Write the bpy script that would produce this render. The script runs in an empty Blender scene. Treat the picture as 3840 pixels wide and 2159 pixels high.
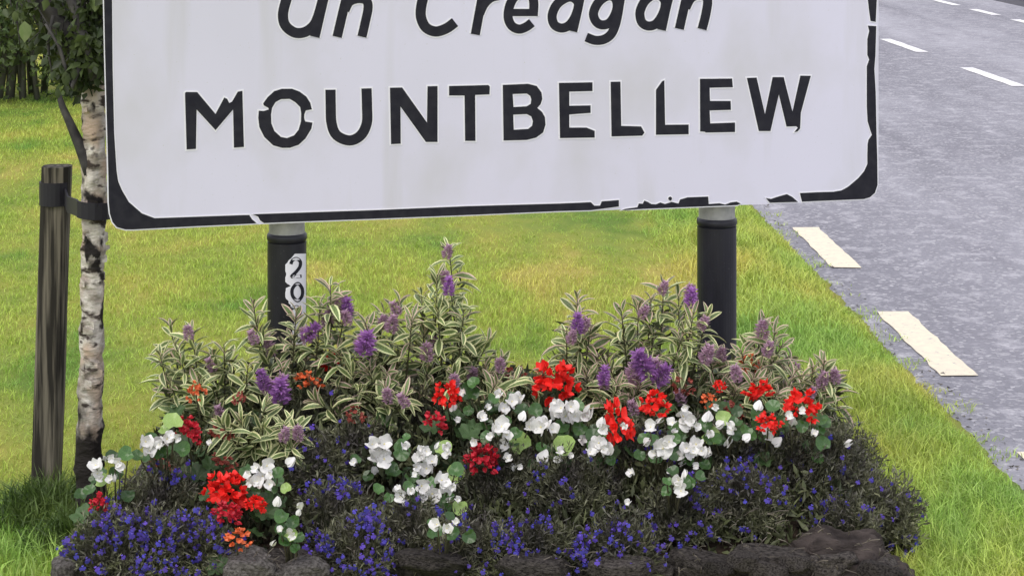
import bpy, math, random
import numpy as np
from mathutils import Vector, Matrix, Euler, noise
from mathutils.geometry import tessellate_polygon

random.seed(7)
rng = np.random.default_rng(7)
sc = bpy.context.scene
C = sc.collection

# ------------------------------------------------------------------ camera, sky, sun, exposure
FPX, PCX, HOR, CH = 7500.0, 1920.0, -450.0, 1.6      # focal length and horizon in photo pixels, camera height
cd = bpy.data.cameras.new('camera')
cam = bpy.data.objects.new('camera', cd)
C.objects.link(cam)
cam.location = (0, 0, CH)
cam.rotation_euler = (math.radians(90), 0, 0)
cd.sensor_width = 36.0
cd.lens = FPX * 36.0 / 3840.0
cd.shift_y = (HOR - 1079.5) / 3840.0
cd.clip_start = 0.05
cd.clip_end = 4000.0
sc.camera = cam

SUN_DIR = Vector((-0.45, -0.62, 1.25)).normalized()     # towards the sun
w = bpy.data.worlds.new('World')
sc.world = w
w.use_nodes = True
wn = w.node_tree
wn.nodes.clear()
sky = wn.nodes.new('ShaderNodeTexSky')
sky.sky_type = 'NISHITA'
sky.sun_disc = False
sky.sun_elevation = math.asin(SUN_DIR.z)
sky.sun_rotation = math.atan2(SUN_DIR.x, SUN_DIR.y)
sky.air_density = 1.0
sky.dust_density = 1.6
sky.ozone_density = 1.0
bg = wn.nodes.new('ShaderNodeBackground')
bg.inputs['Strength'].default_value = 0.15
wo = wn.nodes.new('ShaderNodeOutputWorld')
veil = wn.nodes.new('ShaderNodeMix')          # an even pale cloud veil over the clear sky
veil.data_type = 'RGBA'
veil.inputs['Factor'].default_value = 0.65
veil.inputs['B'].default_value = (6.15, 5.8, 6.1, 1)
wn.links.new(sky.outputs[0], veil.inputs['A'])
wn.links.new(veil.outputs['Result'], bg.inputs['Color'])
wn.links.new(bg.outputs[0], wo.inputs['Surface'])
sl = bpy.data.lights.new('sun', 'SUN')
sl.energy = 1.05
sl.angle = math.radians(38)
sl.color = (1.0, 0.95, 0.88)
so = bpy.data.objects.new('sun', sl)
C.objects.link(so)
so.rotation_euler = (-SUN_DIR).to_track_quat('-Z', 'Y').to_euler()
sc.view_settings.view_transform = 'Standard'
sc.view_settings.look = 'None'
sc.view_settings.gamma = 1.0
sc.view_settings.exposure = 0.5
sc.view_settings.use_curve_mapping = False
sc.cycles.max_bounces = 6


# ------------------------------------------------------------------ helpers
def P(px, py, d):
    """World point seen at photo pixel (px, py) at depth d."""
    return Vector(((px - PCX) / FPX * d, d, CH - (py - HOR) / FPX * d))


def mat(name, c1, c2=None, scale=5.0, detail=4.0, rough=0.6, spec=0.4, bump=0.0, bscale=40.0,
        island=0.0, objrand=0.0, trans=0.0, stretch=(1, 1, 1), ramp=(0.35, 0.65), coat=0.0, huerand=0.0):
    m = bpy.data.materials.new(name)
    m.use_nodes = True
    nt = m.node_tree
    n, l = nt.nodes, nt.links
    b = n['Principled BSDF']
    b.inputs['Roughness'].default_value = rough
    b.inputs['Specular IOR Level'].default_value = spec
    b.inputs['Coat Weight'].default_value = coat
    tc = n.new('ShaderNodeTexCoord')
    mp = n.new('ShaderNodeMapping')
    mp.inputs['Scale'].default_value = stretch
    l.new(tc.outputs['Object'], mp.inputs['Vector'])
    rgb = n.new('ShaderNodeRGB')
    rgb.outputs[0].default_value = (*c1, 1)
    col = rgb.outputs[0]
    if c2 is not None:
        nz = n.new('ShaderNodeTexNoise')
        nz.inputs['Scale'].default_value = scale
        nz.inputs['Detail'].default_value = detail
        l.new(mp.outputs[0], nz.inputs['Vector'])
        mr = n.new('ShaderNodeMapRange')
        mr.inputs['From Min'].default_value = ramp[0]
        mr.inputs['From Max'].default_value = ramp[1]
        l.new(nz.outputs['Fac'], mr.inputs['Value'])
        mx = n.new('ShaderNodeMix')
        mx.data_type = 'RGBA'
        mx.inputs['A'].default_value = (*c1, 1)
        mx.inputs['B'].default_value = (*c2, 1)
        l.new(mr.outputs[0], mx.inputs['Factor'])
        col = mx.outputs['Result']
    for amt, src in ((island, 'g'), (objrand, 'o')):
        if amt:
            if src == 'g':
                s = n.new('ShaderNodeNewGeometry').outputs['Random Per Island']
            else:
                s = n.new('ShaderNodeObjectInfo').outputs['Random']
            hs = n.new('ShaderNodeHueSaturation')
            mr2 = n.new('ShaderNodeMapRange')
            mr2.inputs['To Min'].default_value = 1 - amt
            mr2.inputs['To Max'].default_value = 1 + amt
            l.new(s, mr2.inputs['Value'])
            l.new(mr2.outputs[0], hs.inputs['Value'])
            if huerand:
                wv = n.new('ShaderNodeMath')
                wv.operation = 'MULTIPLY'
                wv.inputs[1].default_value = 7.31
                l.new(s, wv.inputs[0])
                fr = n.new('ShaderNodeMath')
                fr.operation = 'FRACT'
                l.new(wv.outputs[0], fr.inputs[0])
                mr3 = n.new('ShaderNodeMapRange')
                mr3.inputs['To Min'].default_value = 0.5 - huerand
                mr3.inputs['To Max'].default_value = 0.5 + huerand
                l.new(fr.outputs[0], mr3.inputs['Value'])
                l.new(mr3.outputs[0], hs.inputs['Hue'])
            l.new(col, hs.inputs['Color'])
            col = hs.outputs[0]
    l.new(col, b.inputs['Base Color'])
    if bump:
        nb = n.new('ShaderNodeTexNoise')
        nb.inputs['Scale'].default_value = bscale
        nb.inputs['Detail'].default_value = 6
        l.new(mp.outputs[0], nb.inputs['Vector'])
        bp = n.new('ShaderNodeBump')
        bp.inputs['Strength'].default_value = 1.0
        bp.inputs['Distance'].default_value = bump
        l.new(nb.outputs['Fac'], bp.inputs['Height'])
        l.new(bp.outputs[0], b.inputs['Normal'])
    if trans:
        tr = n.new('ShaderNodeBsdfTranslucent')
        l.new(col, tr.inputs['Color'])
        ms = n.new('ShaderNodeMixShader')
        ms.inputs[0].default_value = trans
        l.new(b.outputs[0], ms.inputs[1])
        l.new(tr.outputs[0], ms.inputs[2])
        l.new(ms.outputs[0], n['Material Output'].inputs['Surface'])
    return m


def mesh_np(name, V, F, mats=None, smooth=False, mi=None):
    """Mesh from vertex array and list/array of faces (tuples of equal or mixed length)."""
    me = bpy.data.meshes.new(name)
    if isinstance(F, np.ndarray):
        V = np.asarray(V, dtype=np.float32)
        nf, k = F.shape
        me.vertices.add(len(V))
        me.vertices.foreach_set('co', V.ravel())
        me.loops.add(nf * k)
        me.loops.foreach_set('vertex_index', F.astype(np.int32).ravel())
        me.polygons.add(nf)
        me.polygons.foreach_set('loop_start', np.arange(0, nf * k, k, dtype=np.int32))
        me.update(calc_edges=True)
    else:
        me.from_pydata([tuple(v) for v in V], [], [tuple(f) for f in F])
        me.update()
    for m in (mats or []):
        me.materials.append(m)
    if mi is not None:
        me.polygons.foreach_set('material_index', np.asarray(mi, dtype=np.int32))
    if smooth:
        me.polygons.foreach_set('use_smooth', np.ones(len(me.polygons), dtype=bool))
    return me


def obj(name, me, parent=None, loc=None, M=None, label=None, cat=None, group=None, kind=None):
    o = bpy.data.objects.new(name, me)
    C.objects.link(o)
    if parent is not None:
        o.parent = parent
    if M is not None:
        o.matrix_basis = M
    elif loc is not None:
        o.location = loc
    if label:
        o['label'] = label
    if cat:
        o['category'] = cat
    if group:
        o['group'] = group
    if kind:
        o['kind'] = kind
    return o


def thing(name, label, cat, loc=(0, 0, 0), rz=0.0, group=None):
    o = obj(name, None, None, loc, label=label, cat=cat, group=group)
    o.rotation_euler = (0, 0, rz)
    o.empty_display_size = 0.05
    return o


def tube_arr(pts, rads, seg=8, jit=0.0, cap=True):
    """Vertices and faces of a tapering tube along pts."""
    V, F = [], []
    pts = [Vector(p) for p in pts]
    up0 = Vector((0.3, 0.9, 0.2)).normalized()
    for i, p in enumerate(pts):
        t = (pts[min(i + 1, len(pts) - 1)] - pts[max(i - 1, 0)])
        t = t.normalized() if t.length > 1e-9 else Vector((0, 0, 1))
        a = t.cross(up0)
        if a.length < 1e-3:
            a = t.cross(Vector((1, 0, 0)))
        a.normalize()
        b = t.cross(a)
        for k in range(seg):
            th = 2 * math.pi * k / seg
            r = rads[i] * (1 + jit * (noise.noise(Vector((math.cos(th) * 1.5, math.sin(th) * 1.5, i * 0.35))) * 2))
            V.append(p + (a * math.cos(th) + b * math.sin(th)) * r)
    for i in range(len(pts) - 1):
        for k in range(seg):
            F.append((i * seg + k, i * seg + (k + 1) % seg, (i + 1) * seg + (k + 1) % seg, (i + 1) * seg + k))
    if cap:
        F.append(tuple(range(seg))[::-1])
        F.append(tuple((len(pts) - 1) * seg + k for k in range(seg)))
    return V, F


def join(parts):
    V, F = [], []
    for v, f in parts:
        o = len(V)
        V += list(v)
        F += [tuple(i + o for i in q) for q in f]
    return V, F


def blades(pos, h, wd, lean, yaw=None, bend=0.5):
    """Grass blades: five vertices, three triangles each."""
    n = len(pos)
    if yaw is None:
        yaw = rng.uniform(0, 2 * np.pi, n)
    la = rng.uniform(0, 2 * np.pi, n)
    wx, wy = np.cos(yaw) * wd / 2, np.sin(yaw) * wd / 2
    lx, ly = np.cos(la) * lean * h, np.sin(la) * lean * h
    V = np.zeros((n, 5, 3), dtype=np.float32)
    z = pos[:, 2]
    V[:, 0] = np.stack([pos[:, 0] - wx, pos[:, 1] - wy, z], 1)
    V[:, 1] = np.stack([pos[:, 0] + wx, pos[:, 1] + wy, z], 1)
    mx, my = pos[:, 0] + lx * (1 - bend) * .5, pos[:, 1] + ly * (1 - bend) * .5
    hz = np.sqrt(np.maximum(h * h - (lx * .5) ** 2 - (ly * .5) ** 2, h * h * .2))
    V[:, 2] = np.stack([mx - wx * .8, my - wy * .8, z + hz * .55], 1)
    V[:, 3] = np.stack([mx + wx * .8, my + wy * .8, z + hz * .55], 1)
    V[:, 4] = np.stack([pos[:, 0] + lx, pos[:, 1] + ly, z + hz * (1 - 0.25 * np.minimum(lean, 1.5))], 1)
    b = (np.arange(n) * 5)[:, None]
    F = np.concatenate([b + [0, 1, 3], b + [0, 3, 2], b + [2, 3, 4]], 0)
    return V.reshape(-1, 3), F


def leafcloud(pos, dirs, L, W, fold=0.25):
    """Small leaves: base, two sides, tip; two triangles each, folded on the midrib."""
    n = len(pos)
    d = dirs / np.linalg.norm(dirs, axis=1, keepdims=True)
    r = rng.normal(size=(n, 3))
    s = np.cross(d, r)
    s /= np.linalg.norm(s, axis=1, keepdims=True)
    nn = np.cross(d, s)
    L = np.broadcast_to(L, (n,))[:, None]
    W = np.broadcast_to(W, (n,))[:, None]
    V = np.zeros((n, 4, 3), dtype=np.float32)
    V[:, 0] = pos
    V[:, 1] = pos + d * L * .45 + s * W / 2 + nn * W * fold
    V[:, 2] = pos + d * L
    V[:, 3] = pos + d * L * .45 - s * W / 2 + nn * W * fold
    b = (np.arange(n) * 4)[:, None]
    F = np.concatenate([b + [0, 1, 2], b + [0, 2, 3]], 0)
    return V.reshape(-1, 3), F


def catVF(lst):
    Vs, Fs, o = [], [], 0
    for v, f in lst:
        Vs.append(v)
        Fs.append(f + o)
        o += len(v)
    return np.concatenate(Vs), np.concatenate(Fs)


# ------------------------------------------------------------------ materials
def ground_mix(name, cols, rough=0.9, island=0.0, trans=0.0, spec=0.2, fine=True, world=True):
    """Lawn colour: broad patches from green to yellow and straw, in world coordinates."""
    m = bpy.data.materials.new(name)
    m.use_nodes = True
    n, l = m.node_tree.nodes, m.node_tree.links
    b = n['Principled BSDF']
    b.inputs['Roughness'].default_value = rough
    b.inputs['Specular IOR Level'].default_value = spec
    tc = n.new('ShaderNodeTexCoord')
    nz = n.new('ShaderNodeTexNoise')
    nz.inputs['Scale'].default_value = 1.9
    nz.inputs['Detail'].default_value = 6
    nz.inputs['Roughness'].default_value = 0.60
    mp = n.new('ShaderNodeMapping')
    mp.inputs['Scale'].default_value = (0.75, 0.42, 1)
    mp.inputs['Location'].default_value = (3.3, 1.7, 0)
    l.new(tc.outputs['Object'], mp.inputs['Vector'])
    l.new(mp.outputs[0], nz.inputs['Vector'])
    cr = n.new('ShaderNodeValToRGB')
    cr.color_ramp.elements[0].position = 0.36
    cr.color_ramp.elements[0].color = (*cols[0], 1)
    cr.color_ramp.elements[1].position = 0.64
    cr.color_ramp.elements[1].color = (*cols[-1], 1)
    for k, c in enumerate(cols[1:-1]):
        e = cr.color_ramp.elements.new(0.45 + 0.10 * k)
        e.color = (*c, 1)
    l.new(nz.outputs['Fac'], cr.inputs[0])
    col = cr.outputs[0]
    if island:
        g = n.new('ShaderNodeNewGeometry')
        hs = n.new('ShaderNodeHueSaturation')
        mr = n.new('ShaderNodeMapRange')
        mr.inputs['To Min'].default_value = 1 - island
        mr.inputs['To Max'].default_value = 1 + island
        l.new(g.outputs['Random Per Island'], mr.inputs['Value'])
        l.new(mr.outputs[0], hs.inputs['Value'])
        l.new(col, hs.inputs['Color'])
        col = hs.outputs[0]
    l.new(col, b.inputs['Base Color'])
    if trans:
        tr = n.new('ShaderNodeBsdfTranslucent')
        l.new(col, tr.inputs['Color'])
        ms = n.new('ShaderNodeMixShader')
        ms.inputs[0].default_value = trans
        l.new(b.outputs[0], ms.inputs[1])
        l.new(tr.outputs[0], ms.inputs[2])
        l.new(ms.outputs[0], n['Material Output'].inputs['Surface'])
    return m


M_lawn = ground_mix('lawn soil and thatch', [(0.12, 0.19, 0.03), (0.20, 0.25, 0.045), (0.26, 0.27, 0.05), (0.36, 0.31, 0.08)])
M_blade = ground_mix('lawn grass', [(0.26, 0.46, 0.085), (0.42, 0.56, 0.10), (0.50, 0.60, 0.12), (0.62, 0.61, 0.16)],
                     rough=0.55, island=0.36, trans=0.3, spec=0.3)
M_verge = ground_mix('verge grass', [(0.32, 0.52, 0.12), (0.40, 0.58, 0.13), (0.52, 0.62, 0.14), (0.62, 0.60, 0.15)],
                     rough=0.5, island=0.42, trans=0.3, spec=0.35)
M_tuft = mat('dark rank grass', (0.05, 0.10, 0.02), (0.13, 0.19, 0.04), scale=6, rough=0.5, island=0.4, trans=0.2)
M_field = mat('field grass', (0.14, 0.20, 0.03), (0.22, 0.24, 0.05), scale=0.05, rough=0.95)

M_sign = mat('reflective sign white', (0.745, 0.735, 0.86), (0.70, 0.695, 0.795), scale=1.6, rough=0.38, spec=0.4,
             stretch=(1, 1, 0.6))


def add_grime(m, col=(0.52, 0.52, 0.47), amt=0.6):
    n, l = m.node_tree.nodes, m.node_tree.links
    b = n['Principled BSDF']
    src = b.inputs['Base Color'].links[0].from_socket
    tc = n.new('ShaderNodeTexCoord')
    fac = None
    for sc_, st, lo, hi in ((9, (1, 1, .10), .56, .82), (3.5, (1, 1, .7), .50, .80), (160, (1, 1, 1), .66, .74)):
        mp = n.new('ShaderNodeMapping')
        mp.inputs['Scale'].default_value = st
        l.new(tc.outputs['Object'], mp.inputs['Vector'])
        q = n.new('ShaderNodeTexNoise')
        q.inputs['Scale'].default_value = sc_
        q.inputs['Detail'].default_value = 6
        l.new(mp.outputs[0], q.inputs['Vector'])
        r = n.new('ShaderNodeMapRange')
        r.inputs['From Min'].default_value = lo
        r.inputs['From Max'].default_value = hi
        r.inputs['To Max'].default_value = amt
        l.new(q.outputs['Fac'], r.inputs['Value'])
        if fac is None:
            fac = r.outputs[0]
        else:
            mxm = n.new('ShaderNodeMath')
            mxm.operation = 'MAXIMUM'
            l.new(fac, mxm.inputs[0])
            l.new(r.outputs[0], mxm.inputs[1])
            fac = mxm.outputs[0]
    x = n.new('ShaderNodeMix')
    x.data_type = 'RGBA'
    l.new(fac, x.inputs['Factor'])
    l.new(src, x.inputs['A'])
    x.inputs['B'].default_value = (*col, 1)
    l.new(x.outputs['Result'], b.inputs['Base Color'])


add_grime(M_sign)
M_key = mat('sticker and halo white', (0.86, 0.86, 0.90), rough=0.4)  # white of the number sticker and of the added sharpening halos
M_black = mat('black vinyl', (0.012, 0.012, 0.020), (0.022, 0.022, 0.030), scale=40, rough=0.55, spec=0.25)
M_galv = mat('galvanised steel', (0.30, 0.30, 0.29), (0.46, 0.46, 0.44), scale=30, rough=0.5, spec=0.6, bump=0.0006)
M_sleeve = mat('black paint on steel', (0.010, 0.010, 0.016), (0.022, 0.022, 0.030), scale=14, rough=0.42, spec=0.4,
               bump=0.0008, bscale=30, stretch=(1, 1, 0.35))
add_grime(M_sleeve, (0.10, 0.10, 0.105), 0.5)
M_edge = mat('aluminium edge', (0.62, 0.62, 0.65), rough=0.35)
M_stake = mat('weathered stake timber', (0.030, 0.027, 0.022), (0.19, 0.17, 0.13), scale=46, detail=9, rough=0.85, spec=0.2,
              bump=0.003, bscale=30, stretch=(1.6, 1.6, 0.07), ramp=(0.46, 0.64))
M_strap = mat('black rubber strap', (0.018, 0.017, 0.024), rough=0.55)
M_stone = mat('dark field stone', (0.022, 0.019, 0.018), (0.125, 0.112, 0.10), scale=9, detail=8, rough=0.9, spec=0.15, bump=0.012,
              bscale=22, objrand=0.3)
M_stone2 = mat('grey field stone', (0.07, 0.064, 0.058), (0.22, 0.205, 0.19), scale=7, detail=8, rough=0.9, spec=0.15, bump=0.010,
               bscale=18, objrand=0.2)
M_soil = mat('dark planting soil', (0.022, 0.016, 0.012), (0.075, 0.055, 0.04), scale=24, detail=8, rough=0.95, spec=0.1,
             bump=0.015, bscale=40)
M_kerb = mat('concrete kerb', (0.30, 0.29, 0.29), (0.42, 0.41, 0.41), scale=6, rough=0.9, bump=0.002)
M_path = mat('concrete footpath', (0.36, 0.35, 0.37), (0.46, 0.45, 0.47), scale=3, rough=0.9)
M_yellow = mat('worn cream yellow road paint', (0.82, 0.74, 0.56), (0.72, 0.66, 0.52), scale=30, detail=8, rough=0.7,
               bump=0.001, bscale=300)
def wear(m, under=(0.36, 0.355, 0.37)):
    n, l = m.node_tree.nodes, m.node_tree.links
    b = n['Principled BSDF']
    src = b.inputs['Base Color'].links[0].from_socket
    tc = n.new('ShaderNodeTexCoord')
    q = n.new('ShaderNodeTexNoise')
    q.inputs['Scale'].default_value = 42
    q.inputs['Detail'].default_value = 8
    q.inputs['Roughness'].default_value = 0.7
    l.new(tc.outputs['Object'], q.inputs['Vector'])
    r = n.new('ShaderNodeMapRange')
    r.inputs['From Min'].default_value = .58
    r.inputs['From Max'].default_value = .66
    r.inputs['To Max'].default_value = .8
    l.new(q.outputs['Fac'], r.inputs['Value'])
    x = n.new('ShaderNodeMix')
    x.data_type = 'RGBA'
    l.new(r.outputs[0], x.inputs['Factor'])
    l.new(src, x.inputs['A'])
    x.inputs['B'].default_value = (*under, 1)
    l.new(x.outputs['Result'], b.inputs['Base Color'])


wear(M_yellow)
M_white = mat('white road paint', (0.88, 0.88, 0.86), (0.76, 0.76, 0.76), scale=20, detail=6, rough=0.7)


def asphalt():
    m = bpy.data.materials.new('chipped asphalt')
    m.use_nodes = True
    n, l = m.node_tree.nodes, m.node_tree.links
    b = n['Principled BSDF']
    b.inputs['Roughness'].default_value = 0.72
    b.inputs['Specular IOR Level'].default_value = 0.35
    tc = n.new('ShaderNodeTexCoord')

    def nz(scale, detail, st=(1, 1, 1), rough=0.6):
        mp = n.new('ShaderNodeMapping')
        mp.inputs['Scale'].default_value = st
        l.new(tc.outputs['Object'], mp.inputs['Vector'])
        q = n.new('ShaderNodeTexNoise')
        q.inputs['Scale'].default_value = scale
        q.inputs['Detail'].default_value = detail
        q.inputs['Roughness'].default_value = rough
        l.new(mp.outputs[0], q.inputs['Vector'])
        return q.outputs['Fac']

    def mix(a, bcol, fac, lo, hi):
        mr = n.new('ShaderNodeMapRange')
        mr.inputs['From Min'].default_value = lo
        mr.inputs['From Max'].default_value = hi
        l.new(fac, mr.inputs['Value'])
        x = n.new('ShaderNodeMix')
        x.data_type = 'RGBA'
        if isinstance(a, tuple):
            x.inputs['A'].default_value = (*a, 1)
        else:
            l.new(a, x.inputs['A'])
        x.inputs['B'].default_value = (*bcol, 1)
        l.new(mr.outputs[0], x.inputs['Factor'])
        return x.outputs['Result']
    c = mix((0.205, 0.205, 0.232), (0.365, 0.364, 0.400), nz(0.9, 5, (0.9, 0.22, 1)), 0.36, 0.66)
    c = mix(c, (0.15, 0.15, 0.172), nz(1.5, 4, (1, .06, 1)), 0.47, 0.80)
    c = mix(c, (0.19, 0.188, 0.215), nz(2.3, 6, (1.2, 0.35, 1)), 0.52, 0.80)
    c = mix(c, (0.50, 0.495, 0.53), nz(9, 4, (1, .8, 1)), 0.52, 0.80)
    v = n.new('ShaderNodeTexVoronoi')
    v.inputs['Scale'].default_value = 70
    l.new(tc.outputs['Object'], v.inputs['Vector'])
    c = mix(c, (0.50, 0.497, 0.52), v.outputs['Color'], 0.66, 1.0)
    c = mix(c, (0.08, 0.08, 0.09), nz(80, 3), 0.58, 0.74)
    l.new(c, b.inputs['Base Color'])
    bp = n.new('ShaderNodeBump')
    bp.inputs['Strength'].default_value = 0.6
    bp.inputs['Distance'].default_value = 0.006
    l.new(v.outputs['Distance'], bp.inputs['Height'])
    l.new(bp.outputs[0], b.inputs['Normal'])
    return m


M_road = asphalt()
M_gutter = mat('dark channel', (0.045, 0.043, 0.055), (0.07, 0.068, 0.08), scale=3, rough=0.7)  # strip darker than the asphalt along the far road side


def birch_bark():
    m = bpy.data.materials.new('birch bark')
    m.use_nodes = True
    n, l = m.node_tree.nodes, m.node_tree.links
    b = n['Principled BSDF']
    b.inputs['Roughness'].default_value = 0.75
    b.inputs['Specular IOR Level'].default_value = 0.25
    tc = n.new('ShaderNodeTexCoord')

    def nz(scale, detail, st, off=(0, 0, 0)):
        mp = n.new('ShaderNodeMapping')
        mp.inputs['Scale'].default_value = st
        mp.inputs['Location'].default_value = off
        l.new(tc.outputs['Object'], mp.inputs['Vector'])
        q = n.new('ShaderNodeTexNoise')
        q.inputs['Scale'].default_value = scale
        q.inputs['Detail'].default_value = detail
        l.new(mp.outputs[0], q.inputs['Vector'])
        return q.outputs['Fac']

    def rng_(fac, lo, hi):
        mr = n.new('ShaderNodeMapRange')
        mr.inputs['From Min'].default_value = lo
        mr.inputs['From Max'].default_value = hi
        l.new(fac, mr.inputs['Value'])
        return mr.outputs[0]

    def mix(a, bb, fac):
        x = n.new('ShaderNodeMix')
        x.data_type = 'RGBA'
        for k, s in (('A', a), ('B', bb)):
            if isinstance(s, tuple):
                x.inputs[k].default_value = (*s, 1)
            else:
                l.new(s, x.inputs[k])
        l.new(fac, x.inputs['Factor'])
        return x.outputs['Result']
    c = mix((0.34, 0.30, 0.25), (0.68, 0.64, 0.57), rng_(nz(26, 6, (1, 1, 1.3)), 0.40, 0.60))
    c = mix(c, (0.54, 0.41, 0.31), rng_(nz(11, 5, (1, 1, 1.0), (3, 1, 5)), 0.50, 0.66))
    c = mix(c, (0.055, 0.042, 0.035), rng_(nz(22, 7, (0.9, 0.9, 1.9), (7, 2, 1)), 0.535, 0.61))
    c = mix(c, (0.018, 0.015, 0.014), rng_(nz(11, 7, (1.1, 1.1, 0.8), (5, 2, 8)), 0.58, 0.63))
    # the rough black bark at the foot of the stem
    sx = n.new('ShaderNodeSeparateXYZ')
    l.new(tc.outputs['Object'], sx.inputs[0])
    ad = n.new('ShaderNodeMath')
    ad.operation = 'MULTIPLY_ADD'
    ad.inputs[1].default_value = 0.42
    l.new(nz(16, 5, (1, 1, 0.6), (4, 4, 4)), ad.inputs[0])
    l.new(sx.outputs['Z'], ad.inputs[2])
    c = mix((0.022, 0.018, 0.016), c, rng_(ad.outputs[0], 0.46, 0.53))
    l.new(c, b.inputs['Base Color'])
    bp = n.new('ShaderNodeBump')
    bp.inputs['Distance'].default_value = 0.012
    l.new(nz(26, 7, (0.9, 0.9, 1.7), (7, 2, 1)), bp.inputs['Height'])
    l.new(bp.outputs[0], b.inputs['Normal'])
    return m


M_birch = birch_bark()
M_twig = mat('dark twig bark', (0.028, 0.026, 0.027), (0.085, 0.08, 0.075), scale=30, rough=0.85, bump=0.002)
M_bleaf = mat('birch leaf', (0.030, 0.048, 0.018), (0.095, 0.13, 0.04), scale=9, rough=0.45, spec=0.4, island=0.4, trans=0.3)
M_paleleaf = mat('pale hanging birch leaf', (0.17, 0.24, 0.08), (0.26, 0.32, 0.14), scale=30, rough=0.5, trans=0.3)
M_hleaf = mat('hedge leaf', (0.06, 0.10, 0.035), (0.15, 0.21, 0.065), scale=2.5, rough=0.5, island=0.45, trans=0.2)
M_hstem = mat('grey shrub stem', (0.045, 0.045, 0.035), (0.15, 0.15, 0.115), scale=8, rough=0.9, bump=0.006, bscale=12, stretch=(1, 1, .3))
M_far = mat('far tree leaf', (0.045, 0.07, 0.02), (0.08, 0.11, 0.03), scale=0.6, rough=0.6, island=0.4)

M_hg = mat('variegated leaf centre', (0.09, 0.14, 0.045), (0.20, 0.27, 0.09), scale=30, rough=0.42, spec=0.45, objrand=0.35, trans=0.15)
M_hc = mat('variegated leaf cream margin', (0.86, 0.84, 0.50), (0.66, 0.72, 0.34), scale=20, rough=0.42, spec=0.45,
           objrand=0.18, trans=0.2, huerand=0.02)
M_hp = mat('young pink tinted margin', (0.62, 0.40, 0.36), (0.74, 0.62, 0.46), scale=30, rough=0.42, objrand=0.2, trans=0.2)
M_stem = mat('green brown stem', (0.06, 0.065, 0.03), (0.10, 0.09, 0.05), scale=20, rough=0.6)
M_purple = mat('purple floret', (0.30, 0.10, 0.40), (0.50, 0.26, 0.56), scale=80, rough=0.6, island=0.3, objrand=0.15, trans=0.2)
M_mauve = mat('faded mauve floret', (0.42, 0.22, 0.38), (0.60, 0.44, 0.50), scale=80, rough=0.65, island=0.3, trans=0.2)
M_bg = mat('begonia leaf', (0.035, 0.095, 0.022), (0.075, 0.16, 0.04), scale=25, rough=0.28, spec=0.5, objrand=0.45, trans=0.15)
M_bgl = mat('pale young begonia leaf', (0.32, 0.50, 0.11), (0.42, 0.58, 0.20), scale=25, rough=0.3, spec=0.5, objrand=0.15, trans=0.2)
M_petal = mat('white begonia petal', (0.70, 0.70, 0.65), (0.86, 0.85, 0.85), scale=70, rough=0.5, trans=0.1)
M_pollen = mat('yellow stamens', (0.80, 0.72, 0.35), rough=0.6)
M_red = mat('scarlet petal', (0.92, 0.035, 0.022), (0.80, 0.018, 0.016), scale=60, rough=0.5, island=0.2, trans=0.15)
M_crim = mat('crimson petal', (0.50, 0.015, 0.035), (0.62, 0.03, 0.05), scale=60, rough=0.5, island=0.25, trans=0.15)
M_orange = mat('orange petal', (0.78, 0.13, 0.03), (0.70, 0.20, 0.08), scale=60, rough=0.5, island=0.2, trans=0.15)
M_dull = mat('fading brownish red petal', (0.26, 0.045, 0.035), (0.36, 0.10, 0.07), scale=60, rough=0.6, island=0.3, trans=0.15)
M_gleaf = mat('geranium leaf', (0.035, 0.075, 0.025), (0.07, 0.125, 0.04), scale=40, rough=0.55, objrand=0.35, trans=0.15)
M_lf = mat('fine dark lobelia foliage', (0.075, 0.068, 0.060), (0.185, 0.195, 0.105), scale=13, rough=0.42, spec=0.5,
           island=0.6, objrand=0.25, trans=0.22)
M_lblue = mat('violet blue lobelia petal', (0.066, 0.045, 0.33), (0.10, 0.068, 0.45), scale=50, rough=0.55, objrand=0.4,
              trans=0.15, huerand=0.012)
M_cover = mat('bedding ground cover', (0.045, 0.055, 0.028), (0.12, 0.135, 0.06), scale=10, rough=0.55, island=0.55, trans=0.15)

# ------------------------------------------------------------------ ground, road, markings
def yline(y):                        # left edge of the yellow dashed line, in world x
    return 1.38 - 0.034 * (y - 6.44)


g = obj('ground', mesh_np('ground', [(-1500, -300, -0.06), (1500, -300, -0.06), (1500, 2500, -0.06), (-1500, 2500, -0.06)],
                          [(0, 1, 2, 3)], [M_field]), label='green fields stretching away beyond the lawn and road', kind='structure')


def road_edge(y):
    return yline(y) - 0.088 + 0.020 * noise.noise(Vector((y * 1.7, 3.1, 0))) + 0.022 * noise.noise(Vector((y * 7.0, 1.1, 0))) + 0.014 * noise.noise(Vector((y * 23.0, 5.1, 0)))


ROADW = 6.15
ys = [i * 0.1 - 4 for i in range(0, 400)] + [36 + i * 4.0 for i in range(0, 80)]
V, F = [], []
for i, y in enumerate(ys):
    V += [(yline(y) - 0.35, y, 0.0), (yline(y) + ROADW - 0.45, y, 0.0)]
    if i:
        F.append((2 * i - 2, 2 * i - 1, 2 * i + 1, 2 * i))
road = obj('road', mesh_np('road', V, F, [M_road]), label='pale grey worn asphalt road with dashed lines', kind='structure')


def strip(name, off0, off1, z0, z1, m, **kw):
    V, F = [], []
    for i, y in enumerate(ys):
        V += [(yline(y) + off0, y, z0), (yline(y) + off0, y, z1), (yline(y) + off1, y, z1), (yline(y) + off1, y, z0)]
        if i:
            a, b = 4 * i - 4, 4 * i
            for k in range(3):
                F.append((a + k, a + k + 1, b + k + 1, b + k))
    return obj(name, mesh_np(name, V, F, [m]), **kw)


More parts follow.
